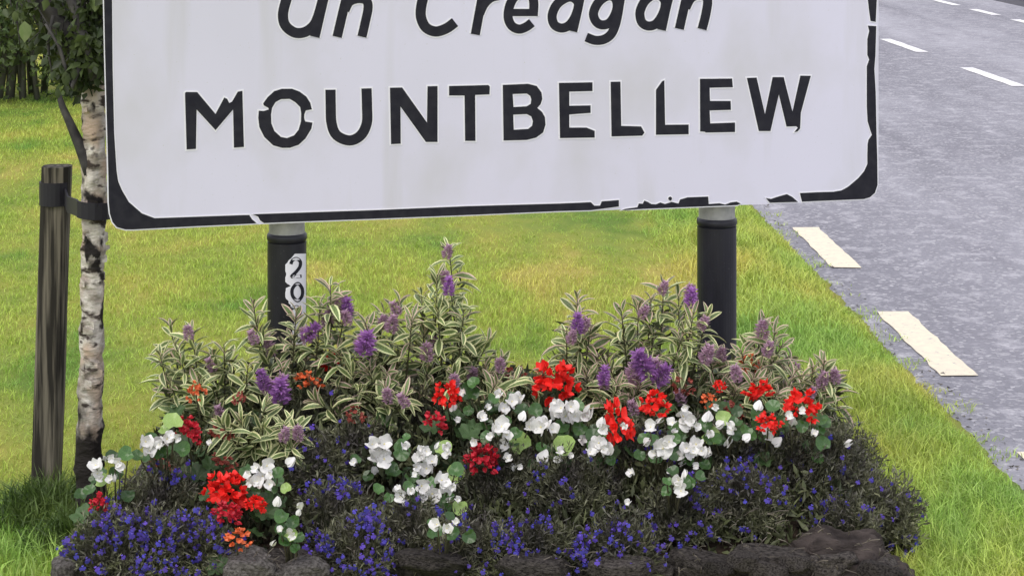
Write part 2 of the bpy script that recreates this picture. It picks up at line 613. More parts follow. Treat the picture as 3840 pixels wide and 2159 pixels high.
strip('gutter', ROADW - 0.45, ROADW - 0.02, -0.02, 0.004, M_gutter, label='dark channel along the far side of the road', kind='structure')
strip('kerb', ROADW - 0.02, ROADW + 0.12, -0.02, 0.11, M_kerb, label='concrete kerb on the far side of the road', kind='structure')
strip('footpath', ROADW + 0.123, ROADW + 1.9, -0.02, 0.105, M_path, label='pale footpath beyond the far kerb', kind='structure')
strip('far_verge', ROADW + 1.903, ROADW + 30, -0.03, 0.09, M_field, label='grass beyond the footpath', kind='structure')


def dash(name, x0, y0, x1, y1, wdt, m, seed):
    """A worn painted dash from (x0,y0) near to (x1,y1) far; x is its left edge."""
    r = random.Random(seed)
    n = 14
    L, R = [], []
    for i in range(n + 1):
        t = i / n
        x, y = x0 + (x1 - x0) * t, y0 + (y1 - y0) * t
        L.append((x + r.uniform(-0.004, 0.006), y + (r.uniform(-.01, .01) if i in (0, n) else 0), 0.004))
        R.append((x + wdt + r.uniform(-0.006, 0.004), y + (r.uniform(-.01, .01) if i in (0, n) else 0), 0.004))
    V = L + R
    F = [(i, n + 1 + i, n + 2 + i, i + 1) for i in range(n)]
    obj(name, mesh_np(name, V, F, [m]), road)


for k in range(-3, 12):
    y0 = 6.44 + 1.80 * k
    dash('edge_line_dash', yline(y0), y0, yline(y0 + .955), y0 + .955, 0.122, M_yellow, k + 5)
for k in range(-3, 9):
    y0 = 15.48 + 3.07 * k
    dash('centre_line_dash', 3.87 - 0.04 * (y0 - 15.48), y0, 3.87 - 0.04 * (y0 + 1.52 - 15.48), y0 + 1.52, 0.115, M_white, 60 + k)
for k in range(-5, 8):
    y0 = 21.8 + 1.83 * k
    fx = lambda y: 5.70 - 0.034 * (y - 22.6)
    dash('edge_line_dash', fx(y0), y0, fx(y0 + 1.05), y0 + 1.05, 0.115, M_white, 90 + k)

# lawn sheet, a hand's breadth above the road level at its edge
V, F = [], []
lx = [-60, -20, -8, -4, -3, -2, -1.5, -1, -0.5, 0, 0.4, 0.8]
ly = [i * 0.025 - 4 for i in range(0, 1000)] + [21 + i * 2.0 for i in range(0, 60)]


def lawn_z(x, y):
    z = 0.022 + 0.018 * noise.noise(Vector((x * .6, y * .6, 0))) - 0.012
    e = road_edge(y) - x
    if e < 0.35:
        z *= max(e, 0) / 0.35
    return z


for i, y in enumerate(ly):
    e = road_edge(y)
    row = [x for x in lx if x < 0.81] + [e - 0.25, e - 0.12, e - 0.04, e]
    for x in row:
        V.append((x, y, lawn_z(x, y) + 0.004))
    m_ = len(row)
    V.append((e + 0.004, y, -0.03))
    m_ += 1
    if i:
        for k in range(m_ - 1):
            F.append(((i - 1) * m_ + k, (i - 1) * m_ + k + 1, i * m_ + k + 1, i * m_ + k))
obj('lawn', mesh_np('lawn', V, F, [M_lawn], smooth=True), label='mown yellow green lawn behind the sign', kind='structure')


# the raised bed's outline on the ground
def in_bed(x, y, pad=0.0):
    cx, cy, a, b = -0.03, 5.02, 0.93 + pad, 0.74 + pad
    return (abs((x - cx) / a) ** 4 + abs((y - cy) / b) ** 4) < 1


def lawn_blades():
    out = []
    # (y0, y1, x0, x1, per m2, height, width)
    for (y0, y1, x0, x1, dens, h, wd) in ((3.6, 6.3, -2.0, 1.4, 9000, 0.030, 0.0026), (6.3, 9.5, -2.7, 1.4, 7000, 0.028, 0.0030),
                                          (9.5, 15.0, -4.2, 1.25, 3600, 0.030, 0.0042), (3.0, 10.0, -5.5, -2.3, 900, 0.035, 0.005),
                                          (15.0, 24.0, -5.0, 1.1, 600, 0.04, 0.009)):
        n = int((y1 - y0) * (x1 - x0) * dens)
        x = rng.uniform(x0, x1, n)
        y = rng.uniform(y0, y1, n)
        cl = np.array([noise.noise(Vector((a * 9, b * 9, 0))) for a, b in zip(x[::1], y[::1])])
        e = 1.38 - 0.034 * (y - 6.44) - 0.10 - 0.03 * rng.random(n)
        ok = (x < e) & (((np.abs((x + .03) / .80)) ** 4 + (np.abs((y - 5.02) / .62)) ** 4) > 1)
        x, y, cl = x[ok], y[ok], cl[ok]
        n = len(x)
        hh = h * rng.uniform(0.55, 1.35, n) * (1 + 0.55 * cl)
        pos = np.stack([x, y, np.full(n, 0.008)], 1)
        out.append(blades(pos, hh, wd * rng.uniform(.7, 1.4, n), rng.uniform(0.2, 1.25, n)))
    V, F = catVF(out)
    obj('lawn_grass', mesh_np('lawn_grass', V, F, [M_blade]), label='short blades of the mown lawn', kind='stuff')


lawn_blades()


def verge_blades():
    out = []
    # long grass along the road edge, thinning into the lawn
    for (y0, y1, dens, wmul) in ((3.4, 7.0, 11000, 1.0), (7.0, 11.0, 7500, 1.3), (11.0, 18.0, 2500, 2.2)):
        wv = 0.62
        n = int((y1 - y0) * wv * dens)
        y = rng.uniform(y0, y1, n)
        t = rng.power(1.7, n)                       # towards the edge
        e = 1.38 - 0.034 * (y - 6.44) - 0.085
        nb = np.array([noise.noise(Vector((b * 3.5, 7.7, 0))) for b in y])
        x = e - .045 - wv * (1 - t) + 0.018 * nb + 0.025 * rng.random(n)
        h = (0.036 + 0.026 * t * (1 - t) * 4) * np.where(t > .93, .7, 1) * rng.uniform(.5, 1.35, n) * (1 + 0.5 * nb)
        out.append(blades(np.stack([x, y, np.full(n, 0.004)], 1), h, 0.0032 * wmul * rng.uniform(.7, 1.4, n), rng.uniform(.15, 1.1, n)))
    # lusher grass in the foreground corners, left and right of the bed
    for (x0, x1, y0, y1, dens, hh) in ((0.72, 1.36, 3.7, 5.1, 9000, 0.062), (-1.6, -0.88, 3.7, 4.75, 9000, 0.06)):
        n = int((x1 - x0) * (y1 - y0) * dens)
        x = rng.uniform(x0, x1, n)
        y = rng.uniform(y0, y1, n)
        ok = ((np.abs((x + .03) / .90)) ** 4 + (np.abs((y - 5.02) / .72)) ** 4) > 1
        x, y = x[ok], y[ok]
        n = len(x)
        out.append(blades(np.stack([x, y, np.full(n, 0.006)], 1), hh * rng.uniform(.45, 1.3, n), 0.0036 * rng.uniform(.7, 1.4, n),
                          rng.uniform(.15, 1.0, n)))
    # stray blades and creeping tufts over the broken edge of the tarmac
    n = 5200
    y = 3.6 + 13 * rng.random(n) ** 1.5
    cl = np.array([noise.noise(Vector((b * 5.5, 2.2, 0))) + .5 * noise.noise(Vector((b * 21, 9.2, 0))) for b in y])
    ok = cl > .02
    y, cl = y[ok], cl[ok]
    n = len(y)
    e = 1.38 - 0.034 * (y - 6.44) - 0.115
    x = e + rng.random(n) ** 1.6 * .13 * np.minimum(1, cl * 3)
    out.append(blades(np.stack([x, y, np.full(n, 0.001)], 1), .022 * rng.uniform(.5, 1.4, n), 0.003 * rng.uniform(.7, 1.4, n), rng.uniform(.5, 1.4, n)))
    V, F = catVF(out)
    obj('verge_grass', mesh_np('verge_grass', V, F, [M_verge]), label='longer bright green grass along the road edge', kind='stuff')


verge_blades()

# crumbs of tarmac, grit and dead leaf along the road edge
cr = random.Random(9)
cV = []
for k in range(900):
    y = 4.2 + 11 * cr.random() ** 1.5
    x = road_edge(y) + cr.random() ** 2 * .12 - .015
    s_ = cr.uniform(.0025, .0085)
    vs = [Vector((cr.gauss(0, .6), cr.gauss(0, .6), abs(cr.gauss(0, .35)))) * s_ + Vector((x, y, .0015)) for _ in range(5)]
    cV.append((vs, [(0, 1, 2), (0, 2, 3), (0, 3, 4), (0, 4, 1), (1, 2, 3), (1, 3, 4)]))
V, F = join(cV)
M_grit = mat('dark edge grit', (0.06, 0.055, 0.045), (0.22, 0.20, 0.17), scale=30, rough=0.9, island=0.5)
obj('edge_grit', mesh_np('edge_grit', V, F, [M_grit]), label='grit and crumbs along the broken road edge', kind='stuff')

# ------------------------------------------------------------------ hedge and trees behind the lawn
def shrub(x, y, wd, hgt, label, stems=13, nleaf=7000, seed=0, leaf=0.05):
    r = random.Random(seed)
    t = thing('hedge_shrub', label, 'shrub', (x, y, 0), group='shrubs at the back of the lawn')
    parts = []
    for k in range(stems):
        bx, by = r.uniform(-wd * .35, wd * .35), r.uniform(-.3, .3)
        tx, ty = bx + r.uniform(-.3, .3), by + r.uniform(-.2, .2)
        zs = [0, .25, .5, .75, 1]
        pts = [(bx + (tx - bx) * q + r.uniform(-.03, .03), by + (ty - by) * q, -0.05 + hgt * .8 * q) for q in zs]
        parts.append(tube_arr(pts, [r.uniform(.014, .042) * (1 - .7 * q) for q in zs], 7, 0.25))
    V, F = join(parts)
    obj('stem', mesh_np('stem', V, F, [M_hstem], smooth=True), t)
    # foliage in clumps
    nc = 38
    cpos = np.stack([rng.uniform(-wd / 2, wd / 2, nc), rng.uniform(-.5, .5, nc), rng.uniform(0.38, 1.0, nc) ** 0.8 * hgt], 1)
    cpos[:18, 2] = rng.uniform(0.03, 0.38, 18) * hgt
    cpos[:18, 1] = rng.uniform(-.62, -.25, 18)
    per = nleaf // nc
    pos = np.repeat(cpos, per, 0) + rng.normal(size=(nc * per, 3)) * np.array([.19, .17, .15]) * (hgt / 2.2)
    pos[:, 2] = np.maximum(pos[:, 2], 0.03)
    dirs = rng.normal(size=(len(pos), 3)) + np.array([0, -.3, -.2])
    V, F = leafcloud(pos, dirs, leaf * rng.uniform(.6, 1.3, len(pos)), leaf * .6)
    obj('foliage', mesh_np('foliage', V, F, [M_hleaf]), t, kind='stuff')


hl = ['dark shrub with bare grey stems at the left edge behind the lawn', 'dark green shrub behind the lawn, right of the bare stemmed one',
      'leafy shrub behind the upper left of the sign', 'rounded shrub behind the middle of the sign', 'low shrub nearest the road behind the sign',
      'shrub at the far left, outside the bare stemmed one']
for i, (x, wd, hg) in enumerate(((-3.85, 1.3, 2.3), (-2.75, 1.3, 2.1), (-1.7, 1.3, 2.4), (-0.6, 1.3, 2.0), (0.35, 0.9, 1.5), (-5.0, 1.4, 2.5))):
    shrub(x, 14.6 + 0.3 * math.sin(i * 2.1), wd, hg, hl[i], seed=i, nleaf=12000 if i in (0, 1) else 4500)


def far_tree(x, y, hgt, label, seed):
    r = random.Random(seed)
    t = thing('tree', label, 'tree', (x, y, -0.06), group='trees far beyond the road')
    V, F = tube_arr([(0, 0, 0), (.1, 0, hgt * .3), (0, .1, hgt * .6), (.1, 0, hgt * .85)], [hgt * .03, hgt * .022, hgt * .014, hgt * .005], 8, .1)
    obj('trunk', mesh_np('trunk', V, F, [M_twig], smooth=True), t)
    nc = 45
    th = rng.uniform(0, 6.28, nc)
    rr = rng.uniform(.2, 1, nc) ** .6 * hgt * .33
    cz = rng.uniform(.28, .97, nc) * hgt
    rr = rr * np.sin(np.clip((cz / hgt - .15) / .85, 0, 1) * np.pi) ** .5
    cpos = np.stack([rr * np.cos(th), rr * np.sin(th), cz], 1)
    pos = np.repeat(cpos, 60, 0) + rng.normal(size=(nc * 60, 3)) * hgt * .055
    V, F = leafcloud(pos, rng.normal(size=(len(pos), 3)), hgt * .035, hgt * .025)
    obj('crown', mesh_np('crown', V, F, [M_far]), t, kind='stuff')


for i, (x, y, hg, lb) in enumerate(((-14, 42, 8, 'spreading tree far off to the left of the sign'), (-6, 55, 9, 'tall tree far behind the left half of the sign'),
                                    (12, 60, 8, 'round tree across the road behind the sign'), (22, 48, 7, 'small tree beyond the footpath to the right'))):
    far_tree(x, y, hg, lb, 30 + i)

# ------------------------------------------------------------------ the sign
DL, DR = 4.798, 5.263
PL = Vector(((400 - PCX) / FPX * DL, DL, 0))
PR = Vector(((3285 - PCX) / FPX * DR, DR, 0))
U = (PR - PL).normalized()
NRM = Vector((U.y, -U.x, 0))                     # towards the camera
TH = math.atan2(U.y, U.x)
ROOT = PL + (PR - PL) * 0.5


def S(px, py):
    """Photo pixel -> (u, z) on the sign face, u from the panel's middle."""
    d = Vector(((px - PCX) / FPX, 1.0, -(py - HOR) / FPX))
    t = (PL.dot(NRM)) / d.dot(NRM)
    p = Vector((0, 0, CH)) + d * t
    return ((p - ROOT).dot(U), p.z)


def off_loop(lp, dist):
    n = len(lp)
    area = sum(lp[i][0] * lp[(i + 1) % n][1] - lp[(i + 1) % n][0] * lp[i][1] for i in range(n))
    s = 1 if area > 0 else -1
    out = []
    for i in range(n):
        p0, p1, p2 = Vector(lp[i - 1]), Vector(lp[i]), Vector(lp[(i + 1) % n])
        a, b = (p1 - p0), (p2 - p1)
        if a.length < 1e-9 or b.length < 1e-9:
            out.append(tuple(p1))
            continue
        a.normalize()
        b.normalize()
        na, nb = Vector((a.y, -a.x)) * s, Vector((b.y, -b.x)) * s
        m = na + nb
        if m.length < 1e-3:
            m = na
        m.normalize()
        k = min(1 / max(m.dot(na), .5), 1.5)
        out.append(tuple(p1 + m * dist * k))
    return out


def plate(loops, front, back):
    """Plate from closed loops (first the outline, then holes), in the sign plane; y is depth, front nearer the camera."""
    polys = [[Vector((u, v, 0)) for u, v in lp] for lp in loops]
    flat = [q for lp in loops for q in lp]
    tris = tessellate_polygon(polys)
    V = [(u, front, v) for u, v in flat]
    n = len(V)
    V += [(u, back, v) for u, v in flat]
    F = [tuple(t) for t in tris]
    o = 0
    for lp in loops:
        k = len(lp)
        for i in range(k):
            a, b = o + i, o + (i + 1) % k
            F.append((a, b, b + n, a + n))
        o += k
    return V, F


def ribbon(path, wd, closed=False):
    """Outline loops of a stroke along path (photo pixels); width in photo pixels or per-point list."""
    n = len(path)
    wl = wd if isinstance(wd, (list, tuple)) else [wd] * n
    # smooth with Catmull-Rom
    pts, ws = [], []
    rngi = range(n if closed else n - 1)
    for i in rngi:
        g_ = lambda k: Vector(path[k % n]) if closed else Vector(path[max(0, min(n - 1, k))])
        p0, p1, p2, p3 = g_(i - 1), g_(i), g_(i + 1), g_(i + 2)
        for s in range(5):
            t = s / 5
            pts.append(0.5 * ((2 * p1) + (p2 - p0) * t + (2 * p0 - 5 * p1 + 4 * p2 - p3) * t * t + (-p0 + 3 * p1 - 3 * p2 + p3) * t ** 3))
            ws.append(wl[i] * (1 - t) + wl[(i + 1) % n] * t)
    if not closed:
        pts.append(Vector(path[-1]))
        ws.append(wl[-1])
    L, R = [], []
    m = len(pts)
    for i in range(m):
        a = pts[(i - 1) % m] if closed or i else pts[0]
        b = pts[(i + 1) % m] if closed or i < m - 1 else pts[-1]
        t = (b - a).normalized()
        nn = Vector((-t.y, t.x)) * ws[i] / 2
        L.append(tuple(pts[i] + nn))
        R.append(tuple(pts[i] - nn))
    if closed:
        return [L, R]
    return [L + R[::-1]]


def SL(loops):
    return [[S(x, y) for x, y in lp] for lp in loops]


def R_(sc_, ox, oy, pts):
    return [(ox + x * sc_, oy + y * sc_) for x, y in pts]


sign = thing('town_sign', 'white place name sign with black border reading MOUNTBELLEW on two black posts', 'road sign', ROOT, TH)

panel_px = [(383, -300), (390, -340), (420, -361), (3265, -371), (3293, -350), (3300, -310), (3300, 695), (3290, 730), (3249, 757), (3000, 768),
            (2640, 779), (2100, 802), (947, 849), (490, 872), (450, 867), (418, 844), (402, 806), (396, 760), (386, 200)]
panel_loop = off_loop(SL([panel_px])[0], -0.0042)
V, F = plate([panel_loop], 0.0, 0.004)
# close the back
k = len(panel_px)
F += [tuple(i + k for i in t) for t in tessellate_polygon([[Vector((a, b, 0)) for a, b in panel_loop]])]
panel = obj('panel', mesh_np('panel', V, F, [M_sign]), sign)
# aluminium channels on the back
for z in (0.90, 1.44):
    V = [(x, y, z + q) for x in (-.93, .93) for (y, q) in ((.0045, -.02), (.0045, .02), (.03, .02), (.03, -.02))]
    F = [(0, 1, 2, 3), (7, 6, 5, 4)] + [(a, (a + 1) % 4, (a + 1) % 4 + 4, a + 4) for a in range(4)]
    obj('stiffening_rail', mesh_np('stiffening_rail', V, F, [M_edge]), sign)

A = .4833
borders = [
    # left side, bottom left corner, top and upper right side
    [(3254, 0), (3259, 45), (3264, 79), (3283, 83), (3287, 0), (3287, -300), (3275, -342), (3240, -358), (450, -349), (408, -335), (394, -290), (390, 0),
     (394, 200), (402, 500), (406, 640), (408, 760), (412, 800), (422, 832), (438, 851), (470, 860), (500, 860), (725, 848), (947, 838), (962, 836),
     (945, 822), (935, 806), (918, 806), (580, 818), (532, 800), (483, 757), (458, 715), (443, 680), (437, 640), (428, 500), (422, 250), (420, 0),
     (420, -240), (440, -290), (520, -316), (3150, -324), (3220, -305), (3250, -250)],
    # chipped link beside the left post
    [(948, 803), (1010, 801), (1400, 788), (1750, 773), (2100, 763), (2215, 758), (2228, 771), (2250, 771), (2256, 755), (2320, 750), (2320, 774),
     (2215, 788), (2100, 791), (1750, 806), (1400, 820), (1130, 830), (990, 836), (975, 826), (968, 812)],
    [(2328, 789), (2345, 783), (2390, 777), (2395, 763), (2410, 764), (2416, 752), (2429, 757), (2442, 765), (2460, 766), (2476, 759), (2493, 765),
     (2518, 757), (2544, 763), (2550, 748), (2578, 740), (2655, 737), (2657, 765), (2698, 762), (2719, 767), (2740, 759), (2762, 756), (2777, 763),
     (2764, 769), (2655, 773), (2527, 778), (2390, 784)],
    [(2505, 744), (2508, 739), (2514, 737), (2519, 741), (2519, 748), (2514, 752), (2508, 750)],
    [(2871, 742), (2890, 746), (2925, 735), (2950, 728), (2970, 738), (2992, 757), (2886, 760)],
    # bottom right corner and right side
    [(2999, 724), (3060, 721), (3125, 719), (3155, 714), (3180, 700), (3218, 668), (3240, 642), (3252, 615), (3252, 580), (3253, 540), (3256, 525),
     (3269, 506), (3262, 485), (3253, 455), (3250, 400), (3250, 249), (3259, 224), (3252, 207), (3252, 148), (3259, 117), (3254, 97), (3285, 99),
     (3282, 207), (3278, 259), (3283, 345), (3286, 500), (3289, 600), (3290, 693), (3280, 723), (3262, 739), (3240, 746), (3007, 756)],
]
M_letter_z = 0
for i, b_ in enumerate(borders):
    lp = SL([b_])
    V, F = plate(lp, -0.0016, 0.0)
    obj('border_strip', mesh_np('border_strip', V, F, [M_black]), panel)
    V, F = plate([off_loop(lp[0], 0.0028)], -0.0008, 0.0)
    obj('border_halo', mesh_np('border_halo', V, F, [M_key]), panel)  # added pale strip imitating a sharpening halo along the border

Bq = (.4144, 1900, 0)
Aq = (.4144, 1000, 0)
letters = [
    ('M', [R_(A, 0, 0, [(1435, 722), (1445, 715), (1530, 716), (1672, 885), (1740, 758), (1762, 768), (1778, 800), (1800, 790), (1845, 712), (1880, 706),
                        (1892, 1140), (1815, 1146), (1808, 850), (1672, 1010), (1525, 850), (1520, 1155), (1448, 1160)])]),
    ('O', [R_(.2071, 900, 280, [(420, 520), (500, 410), (620, 300), (760, 258), (940, 258), (1080, 310), (1200, 400), (1270, 510), (1300, 630), (1190, 650),
                                (1162, 720), (1160, 790), (1180, 850), (1310, 870), (1290, 980), (1180, 1160), (1060, 1270), (900, 1325), (760, 1325),
                                (600, 1280), (440, 1130), (350, 950), (330, 780), (340, 655), (430, 660), (520, 632), (510, 600), (430, 558)]),
           R_(.2071, 900, 280, [(560, 720), (580, 600), (640, 500), (740, 445), (900, 440), (1000, 500), (1090, 590), (1108, 700), (1103, 850),
                                (1060, 1000), (980, 1100), (850, 1150), (740, 1130), (620, 1020), (565, 880)])]),
    ('U', ribbon([(1239, 337), (1240, 400), (1243, 462), (1262, 507), (1310, 527), (1352, 508), (1375, 462), (1376, 400), (1374, 332)], 38)),
    ('N', [R_(*Aq, [(1115, 795), (1225, 793), (1450, 1110), (1455, 782), (1545, 780), (1545, 1285), (1440, 1285), (1210, 965), (1212, 1300), (1125, 1305)])]),
    ('T', [R_(*Aq, [(1650, 780), (2005, 771), (2018, 785), (2015, 855), (1885, 860), (1888, 1275), (1795, 1275), (1790, 865), (1650, 865)])]),
    ('B', [[(1885, 319), (1980, 315), (2012, 323), (2030, 347), (2033, 372), (2026, 392), (2014, 405), (2032, 420), (2043, 440), (2045, 468), (2036, 497),
            (2010, 516), (1975, 525), (1888, 527)],
           [(1922, 353), (1975, 351), (1988, 360), (1992, 373), (1990, 390), (1975, 399), (1925, 402)],
           [(1924, 430), (1975, 428), (1992, 437), (1998, 455), (1995, 472), (1980, 484), (1926, 487)]]),
    ('E', [R_(*Bq, [(472, 752), (775, 746), (775, 825), (565, 830), (565, 958), (758, 955), (758, 1022), (565, 1037), (565, 1155), (720, 1155), (795, 1185),
                    (795, 1245), (482, 1250)])]),
    ('L', [R_(*Bq, [(940, 742), (1028, 740), (1035, 1140), (1215, 1145), (1245, 1200), (1225, 1228), (948, 1235)])]),
    ('L', [R_(*Bq, [(1350, 815), (1405, 738), (1425, 728), (1432, 1130), (1645, 1128), (1645, 1215), (1350, 1220)])]),
    ('E', [R_(*Bq, [(1748, 715), (2038, 712), (2045, 790), (1835, 795), (1838, 915), (2025, 915), (2028, 995), (1835, 1000), (1840, 1118), (2065, 1110),
                    (2065, 1195), (1800, 1200), (1790, 1192), (1750, 1190)])]),
    ('W', [R_(.2417, 2700, 250, [(415, 178), (565, 172), (695, 740), (815, 165), (985, 165), (1122, 700), (1245, 142), (1405, 145), (1250, 720), (1240, 960),
                                 (1200, 1005), (1150, 1018), (1205, 950), (1180, 925), (1030, 930), (910, 430), (780, 1000), (600, 1000)])]),
]
for ch, lps in letters:
    lp = SL(lps)
    V, F = plate(lp, -0.0016, 0.0)
    obj('letter', mesh_np('letter', V, F, [M_black]), panel)
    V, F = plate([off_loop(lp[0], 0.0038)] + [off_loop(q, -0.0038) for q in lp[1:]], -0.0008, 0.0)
    obj('letter_halo', mesh_np('letter_halo', V, F, [M_key]), panel)  # no real layer: pale outline added as a sharpening halo round the letter

script = [   # the slanted upper line: strokes of each letter
    [([(1222, -60), (1205, -98), (1165, -115), (1120, -88), (1090, -45), (1072, 5), (1061, 55), (1069, 95), (1100, 121), (1132, 124), (1162, 110),
       (1185, 82), (1205, 20)], 38, True), ([(1240, -118), (1224, -50), (1180, 139)], 36, False)],
    [([(1305, -24), (1297, 0), (1264, 139)], 35, False), ([(1293, 40), (1310, 8), (1342, -4), (1372, 2), (1380, 30), (1368, 90), (1357, 138)], 34, False)],
    [([(1732, -84), (1722, -102), (1688, -118), (1645, -106), (1610, -70), (1590, -20), (1578, 35), (1580, 72), (1598, 105), (1634, 119), (1674, 107),
       (1706, 84)], 38, False)],
    [([(1813, -34), (1806, 0), (1782, 130)], 34, False), ([(1799, 52), (1815, 18), (1840, -6), (1868, -14)], 32, False)],
    [([(1914, 48), (2012, 48)], 27, False), ([(1999, 60), (2001, 10), (1990, -18), (1960, -28), (1930, -12), (1911, 22), (1905, 65), (1918, 97),
                                              (1945, 110), (1972, 102), (1994, 86)], 34, False)],
    [([(2070, 62), (2078, 93), (2104, 106), (2132, 97), (2153, 70), (2167, 31), (2166, 8), (2148, -8), (2126, -8), (2098, 8), (2080, 30)], 34, True),
     ([(2178, -26), (2165, 40), (2147, 118)], 34, False)],
    [([(2225, 54), (2235, 82), (2256, 94), (2283, 88), (2303, 62), (2314, 25), (2306, -6), (2283, -15), (2256, -2), (2235, 23)], 34, True),
     ([(2332, -28), (2325, 0), (2315, 60), (2305, 100), (2290, 130), (2265, 148), (2232, 152), (2198, 140)], 34, False)],
    [([(2399, 54), (2406, 84), (2428, 98), (2455, 93), (2476, 70), (2492, 33), (2492, 2), (2470, -18), (2445, -16), (2420, 3), (2405, 28)], 34, True),
     ([(2512, -26), (2498, 30), (2480, 113)], 33, False)],
    [([(2582, -30), (2573, -5), (2547, 109)], 34, False), ([(2571, 30), (2590, -5), (2618, -18), (2645, -12), (2653, 8), (2645, 60), (2632, 110)], 34, False)],
]
for strokes in script:
    parts, halos = [], []
    for q, (path, wd, closed) in enumerate(strokes):
        lp = SL(ribbon(path, wd, closed))
        parts.append(plate(lp, -0.0016 - 0.0003 * q, 0.0))
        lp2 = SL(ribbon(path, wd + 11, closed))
        halos.append(plate(lp2, -0.0008 - 0.0003 * q, 0.0))
    V, F = join(parts)
    obj('letter', mesh_np('letter', V, F, [M_black]), panel)
    V, F = join(halos)
    obj('letter_halo', mesh_np('letter_halo', V, F, [M_key]), panel)  # the same added halo outline for the slanted letters


def ring(r0, z0, z1, seg=40, prof=None):
    """Round tube section from a profile of (radius, z)."""
    prof = prof or [(r0, z0), (r0, z1)]
    V, F = [], []
    for i, (r, z) in enumerate(prof):
        for k in range(seg):
            th = 2 * math.pi * k / seg
            V.append((r * math.cos(th), r * math.sin(th), z))
        if i:
            for k in range(seg):
                F.append(((i - 1) * seg + k, (i - 1) * seg + (k + 1) % seg, i * seg + (k + 1) % seg, i * seg + k))
    return V, F


postM = {}
Minv = (Matrix.Translation(ROOT) @ Matrix.Rotation(TH, 4, 'Z')).inverted()
for key, px, dd, rad, ytop in (('l', 1076, 4.985, .0485, 885), ('r', 2688, 5.245, .0515, 828)):
    c = Vector(((px - PCX) / FPX * dd, dd, 0))
    c2 = Minv @ c
    zt = P(px, ytop, dd - rad).z
    V, F = ring(rad - .004, 0, 1.52)
    F.append(tuple(range(len(V) - 40, len(V))))
    M = Matrix.Translation(c2)
    po = obj('post', mesh_np('post', V, F, [M_galv], smooth=False), sign, M=M)
    V, F = ring(0, 0, 0, prof=[(rad - .003, -0.02), (rad, -0.02), (rad, zt - .022), (rad - .0035, zt - .021)])
    obj('sleeve', mesh_np('sleeve', V, F, [M_sleeve]), po)
    V, F = ring(0, 0, 0, prof=[(rad - .0035, zt - .022), (rad - .001, zt - .020), (rad + .0015, zt - .014), (rad + .001, zt - .004), (rad - .002, zt), (rad - .004, zt)])
    obj('collar', mesh_np('collar', V, F, [M_sleeve], smooth=True), po)
    for z in (0.90, 1.44):
        V, F = ring(0, 0, 0, prof=[(rad - .004, z - .02), (rad + .002, z - .02), (rad + .002, z + .02), (rad - .004, z + .02)])
        obj('clip', mesh_np('clip', V, F, [M_galv]), po)
    postM[key] = (c, c2, rad)

# house number style sticker on the left post
c, c2, rad = postM['l']
dd0 = c.y - rad * .8


def cyl(px, py, dr):
    s = max(-.985, min(.985, (px - 1076) / 73.5))
    th = math.asin(s) - TH + math.atan2(c.x, c.y) * -1 * 0
    base = -math.pi / 2 + math.asin(s) + math.atan2(-c.x, c.y) * 1.0 - TH
    z = CH - (py - HOR) / FPX * (c.y - rad * math.cos(math.asin(s)))
    return (c2.x + (rad + dr) * math.cos(base), c2.y + (rad + dr) * math.sin(base), z)


V, F = [], []
rows = [952 + i * 8 for i in range(0, 44)]
lft = {0: 1105, 1: 1098, 2: 1092, 3: 1082, 4: 1078, 5: 1070, 6: 1070, 9: 1073, 11: 1070, 12: 1070, 14: 1078, 15: 1090, 16: 1072, 18: 1070, 21: 1073, 22: 1082, 24: 1090, 26: 1096}
cur = 1105
for i, y in enumerate(rows):
    cur = lft.get(i, cur)
    for k in range(9):
        x = cur + (1146 - cur) * k / 8
        V.append(cyl(x, y, .0009))
    if i:
        for k in range(8):
            F.append(((i - 1) * 9 + k, (i - 1) * 9 + k + 1, i * 9 + k + 1, i * 9 + k))
stk = obj('number_sticker', mesh_np('number_sticker', V, F, [M_key]), sign)
for path, closed in (([(1093, 990), (1100, 975), (1114, 970), (1127, 981), (1126, 1000), (1112, 1020), (1096, 1036), (1112, 1037), (1132, 1036)], False),
                     ([(1118, 1063), (1101, 1078), (1097, 1096), (1102, 1114), (1118, 1128), (1132, 1114), (1136, 1096), (1132, 1078)], True),
                     ([(1093, 1158), (1112, 1150), (1126, 1160), (1124, 1180), (1106, 1200), (1093, 1218), (1132, 1217)], False)):
    lps = ribbon([(a_ - 3, b_) for a_, b_ in path], 12, closed)
    flat = [q for lp in lps for q in lp]
    tris = tessellate_polygon([[Vector((a, b, 0)) for a, b in lp] for lp in lps])
    obj('digit', mesh_np('digit', [cyl(a, b, .0016) for a, b in flat], [tuple(t) for t in tris], [M_black]), stk)

# ------------------------------------------------------------------ stake, strap, birch
top = P(214, 622, 5.2)
bot = P(172, 1845, 5.2)
stake = thing('timber_stake', 'weathered dark timber stake beside the birch trunk', 'stake', (bot.x, bot.y, 0))
V, F = [], []
nseg = 16
hgt = top.z
for i in range(13):
    q = i / 12
    z = -0.05 + (hgt + 0.05) * q
    cx = (top.x - bot.x) * (z / hgt)
    for k in range(nseg):
        th = 2 * math.pi * (k + .5) / nseg
        cxx, syy = math.cos(th), math.sin(th)
        rr = 0.0368 / max(abs(cxx), abs(syy)) ** .72
        rr *= 1 + 0.06 * noise.noise(Vector((cxx * 2, syy * 2, z * 2.5)))
        V.append((cx + cxx * rr, syy * rr * .95, z))
    if i:
        for k in range(nseg):
            F.append(((i - 1) * nseg + k, (i - 1) * nseg + (k + 1) % nseg, i * nseg + (k + 1) % nseg, i * nseg + k))
F.append(tuple(12 * nseg + k for k in range(nseg)))
pm = mesh_np('wooden_pole', V, F, [M_stake])
obj('pole', pm, stake)

